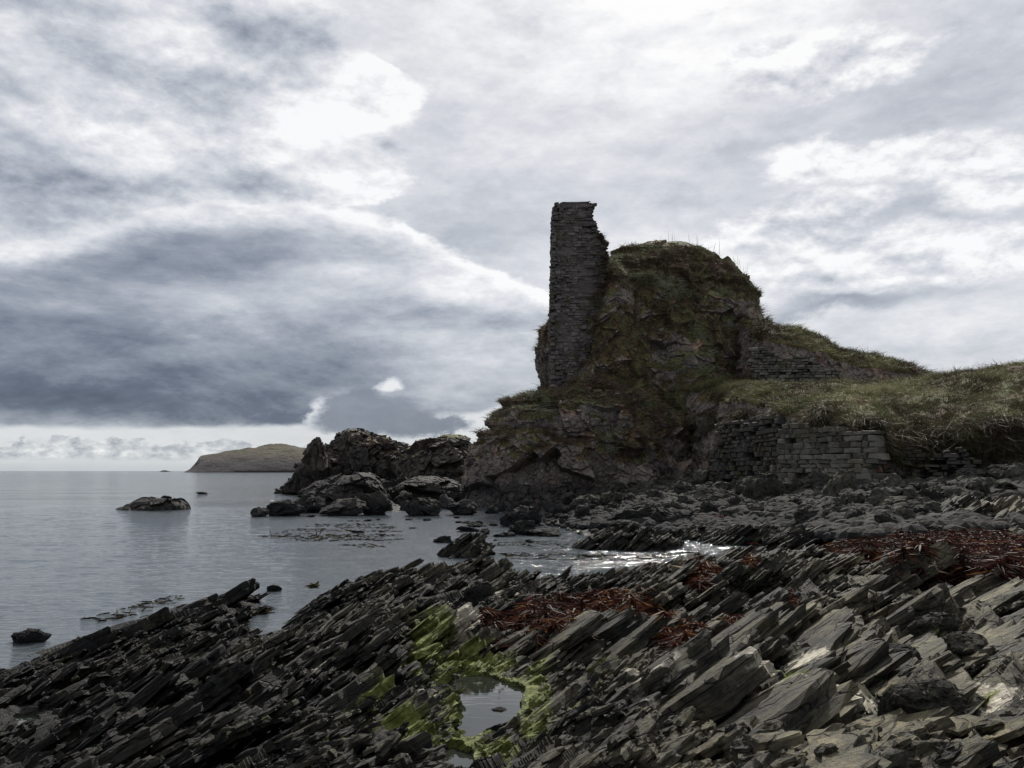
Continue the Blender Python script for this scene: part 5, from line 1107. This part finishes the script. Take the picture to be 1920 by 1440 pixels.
kelp([(905,1162),(960,1180),(1000,1150),(1040,1135),(1085,1130),(1070,1150),(1100,1175),(1100,1200),(1060,1195),(1000,1192),(930,1180)], 9000, 'tangled heap of red brown seaweed right of centre of the slabs', 2, (0.08, 0.22), 0.010, 0.10, 0.45)
kelp([(1095,1130),(1150,1118),(1170,1130),(1235,1140),(1230,1150),(1150,1152),(1105,1145)], 4500, 'thin streak of red seaweed on the slabs, right of the tangled heap', 3, (0.08, 0.22), 0.011, 0.07, 0.45)
kelp([(1280,1075),(1330,1070),(1342,1085),(1320,1108),(1290,1105),(1300,1090)], 4500, 'patch of red seaweed filling the dip below the inlet', 4, (0.1, 0.25), 0.012, 0.07, 0.5)
kelp([(1240,1205),(1275,1195),(1300,1185),(1318,1186),(1290,1205),(1305,1222),(1270,1222)], 3600, 'small red seaweed clump near the middle of the slabs', 5, (0.07, 0.18), 0.009, 0.06, 0.5)
kelp([(1355,1170),(1390,1165),(1398,1172),(1370,1186),(1358,1182)], 1200, 'little tuft of red seaweed right of the small clump', 6, (0.07, 0.18), 0.009, 0.05, 0.5)
kelp([(1392,1057),(1420,1054),(1424,1062),(1396,1066)], 700, 'tiny red seaweed patch on the slab edge above the dip', 7, (0.08, 0.2), 0.011, 0.05, 0.5)
kelp([(1478,1126),(1500,1123),(1502,1132),(1484,1134)], 400, 'tiny red seaweed tuft in a crack of the broad slab', 8, (0.06, 0.16), 0.009, 0.04, 0.5)
kelp([(1200,1136),(1212,1134),(1240,1144),(1232,1148)], 300, 'last wisp of red seaweed at the right of the streak', 9, (0.06, 0.16), 0.009, 0.04, 0.5)
kelp([(1330,975),(1400,962),(1450,972),(1440,985),(1370,983)], 3000, 'narrow red seaweed strand below the smooth pale boulder', 10, (0.15, 0.4), 0.022, 0.10, 0.45)
kelp([(1480,985),(1560,968),(1620,975),(1600,992),(1520,996)], 3500, 'red seaweed strand below the pale block wall', 11, (0.15, 0.4), 0.022, 0.10, 0.42)
# floating weed
def weed(poly, n, label, seed, L=(0.15, 0.5), Wd=0.03):
    r = np.random.default_rng(seed); xs = [p[0] for p in poly]; ys = [p[1] for p in poly]
    px = r.uniform(min(xs), max(xs), n * 6); py = r.uniform(min(ys), max(ys), n * 6)
    g = np.array([ground(a, b, 0.0) for a, b in zip(px, py)])
    ok = (poly_sdf(px, py, poly) < 0) & (fbm(g * np.array((0.35, 1, 1)), 1.1, 3, seed) > 0.02); g = g[ok][:n]
    g[:, 2] = r.uniform(-0.03, 0.025, len(g))
    d = r.normal(size=g.shape) * np.array((1, 0.6, 0.10)); d /= np.linalg.norm(d, axis=1, keepdims=True)
    return blades('floating_weed', g, r.uniform(*L, len(g)), Wd * r.uniform(.5, 1.5, len(g)), d, M_WEED, r.random(len(g)), label, nseg=3, curl=0.1, cat='seaweed')
weed([(480, 1008), (560, 990), (650, 975), (740, 985), (760, 1010), (700, 1030), (600, 1018)], 2600, 'floating brown weed in the calm water below the sea crag', 1, (0.12, 0.4), 0.016)
weed([(900, 1020), (1050, 1010), (1180, 1020), (1320, 1040), (1180, 1052), (960, 1050)], 2200, 'brown weed floating in the glittering inlet', 2, (0.1, 0.35), 0.015)
weed([(575, 1106), (585, 1096), (592, 1098), (590, 1108)], 200, 'small sprig of weed sticking out of the water beyond the ledge', 3, (0.1, 0.2), 0.02)
weed([(150, 1160), (330, 1118), (345, 1124), (200, 1168)], 500, 'weed strands off the water edge at the left', 4, (0.1, 0.25), 0.015)
weed([(455, 1150), (500, 1138), (505, 1150), (470, 1165)], 600, 'weed in the gap behind the slab ledge', 5, (0.1, 0.25), 0.02)
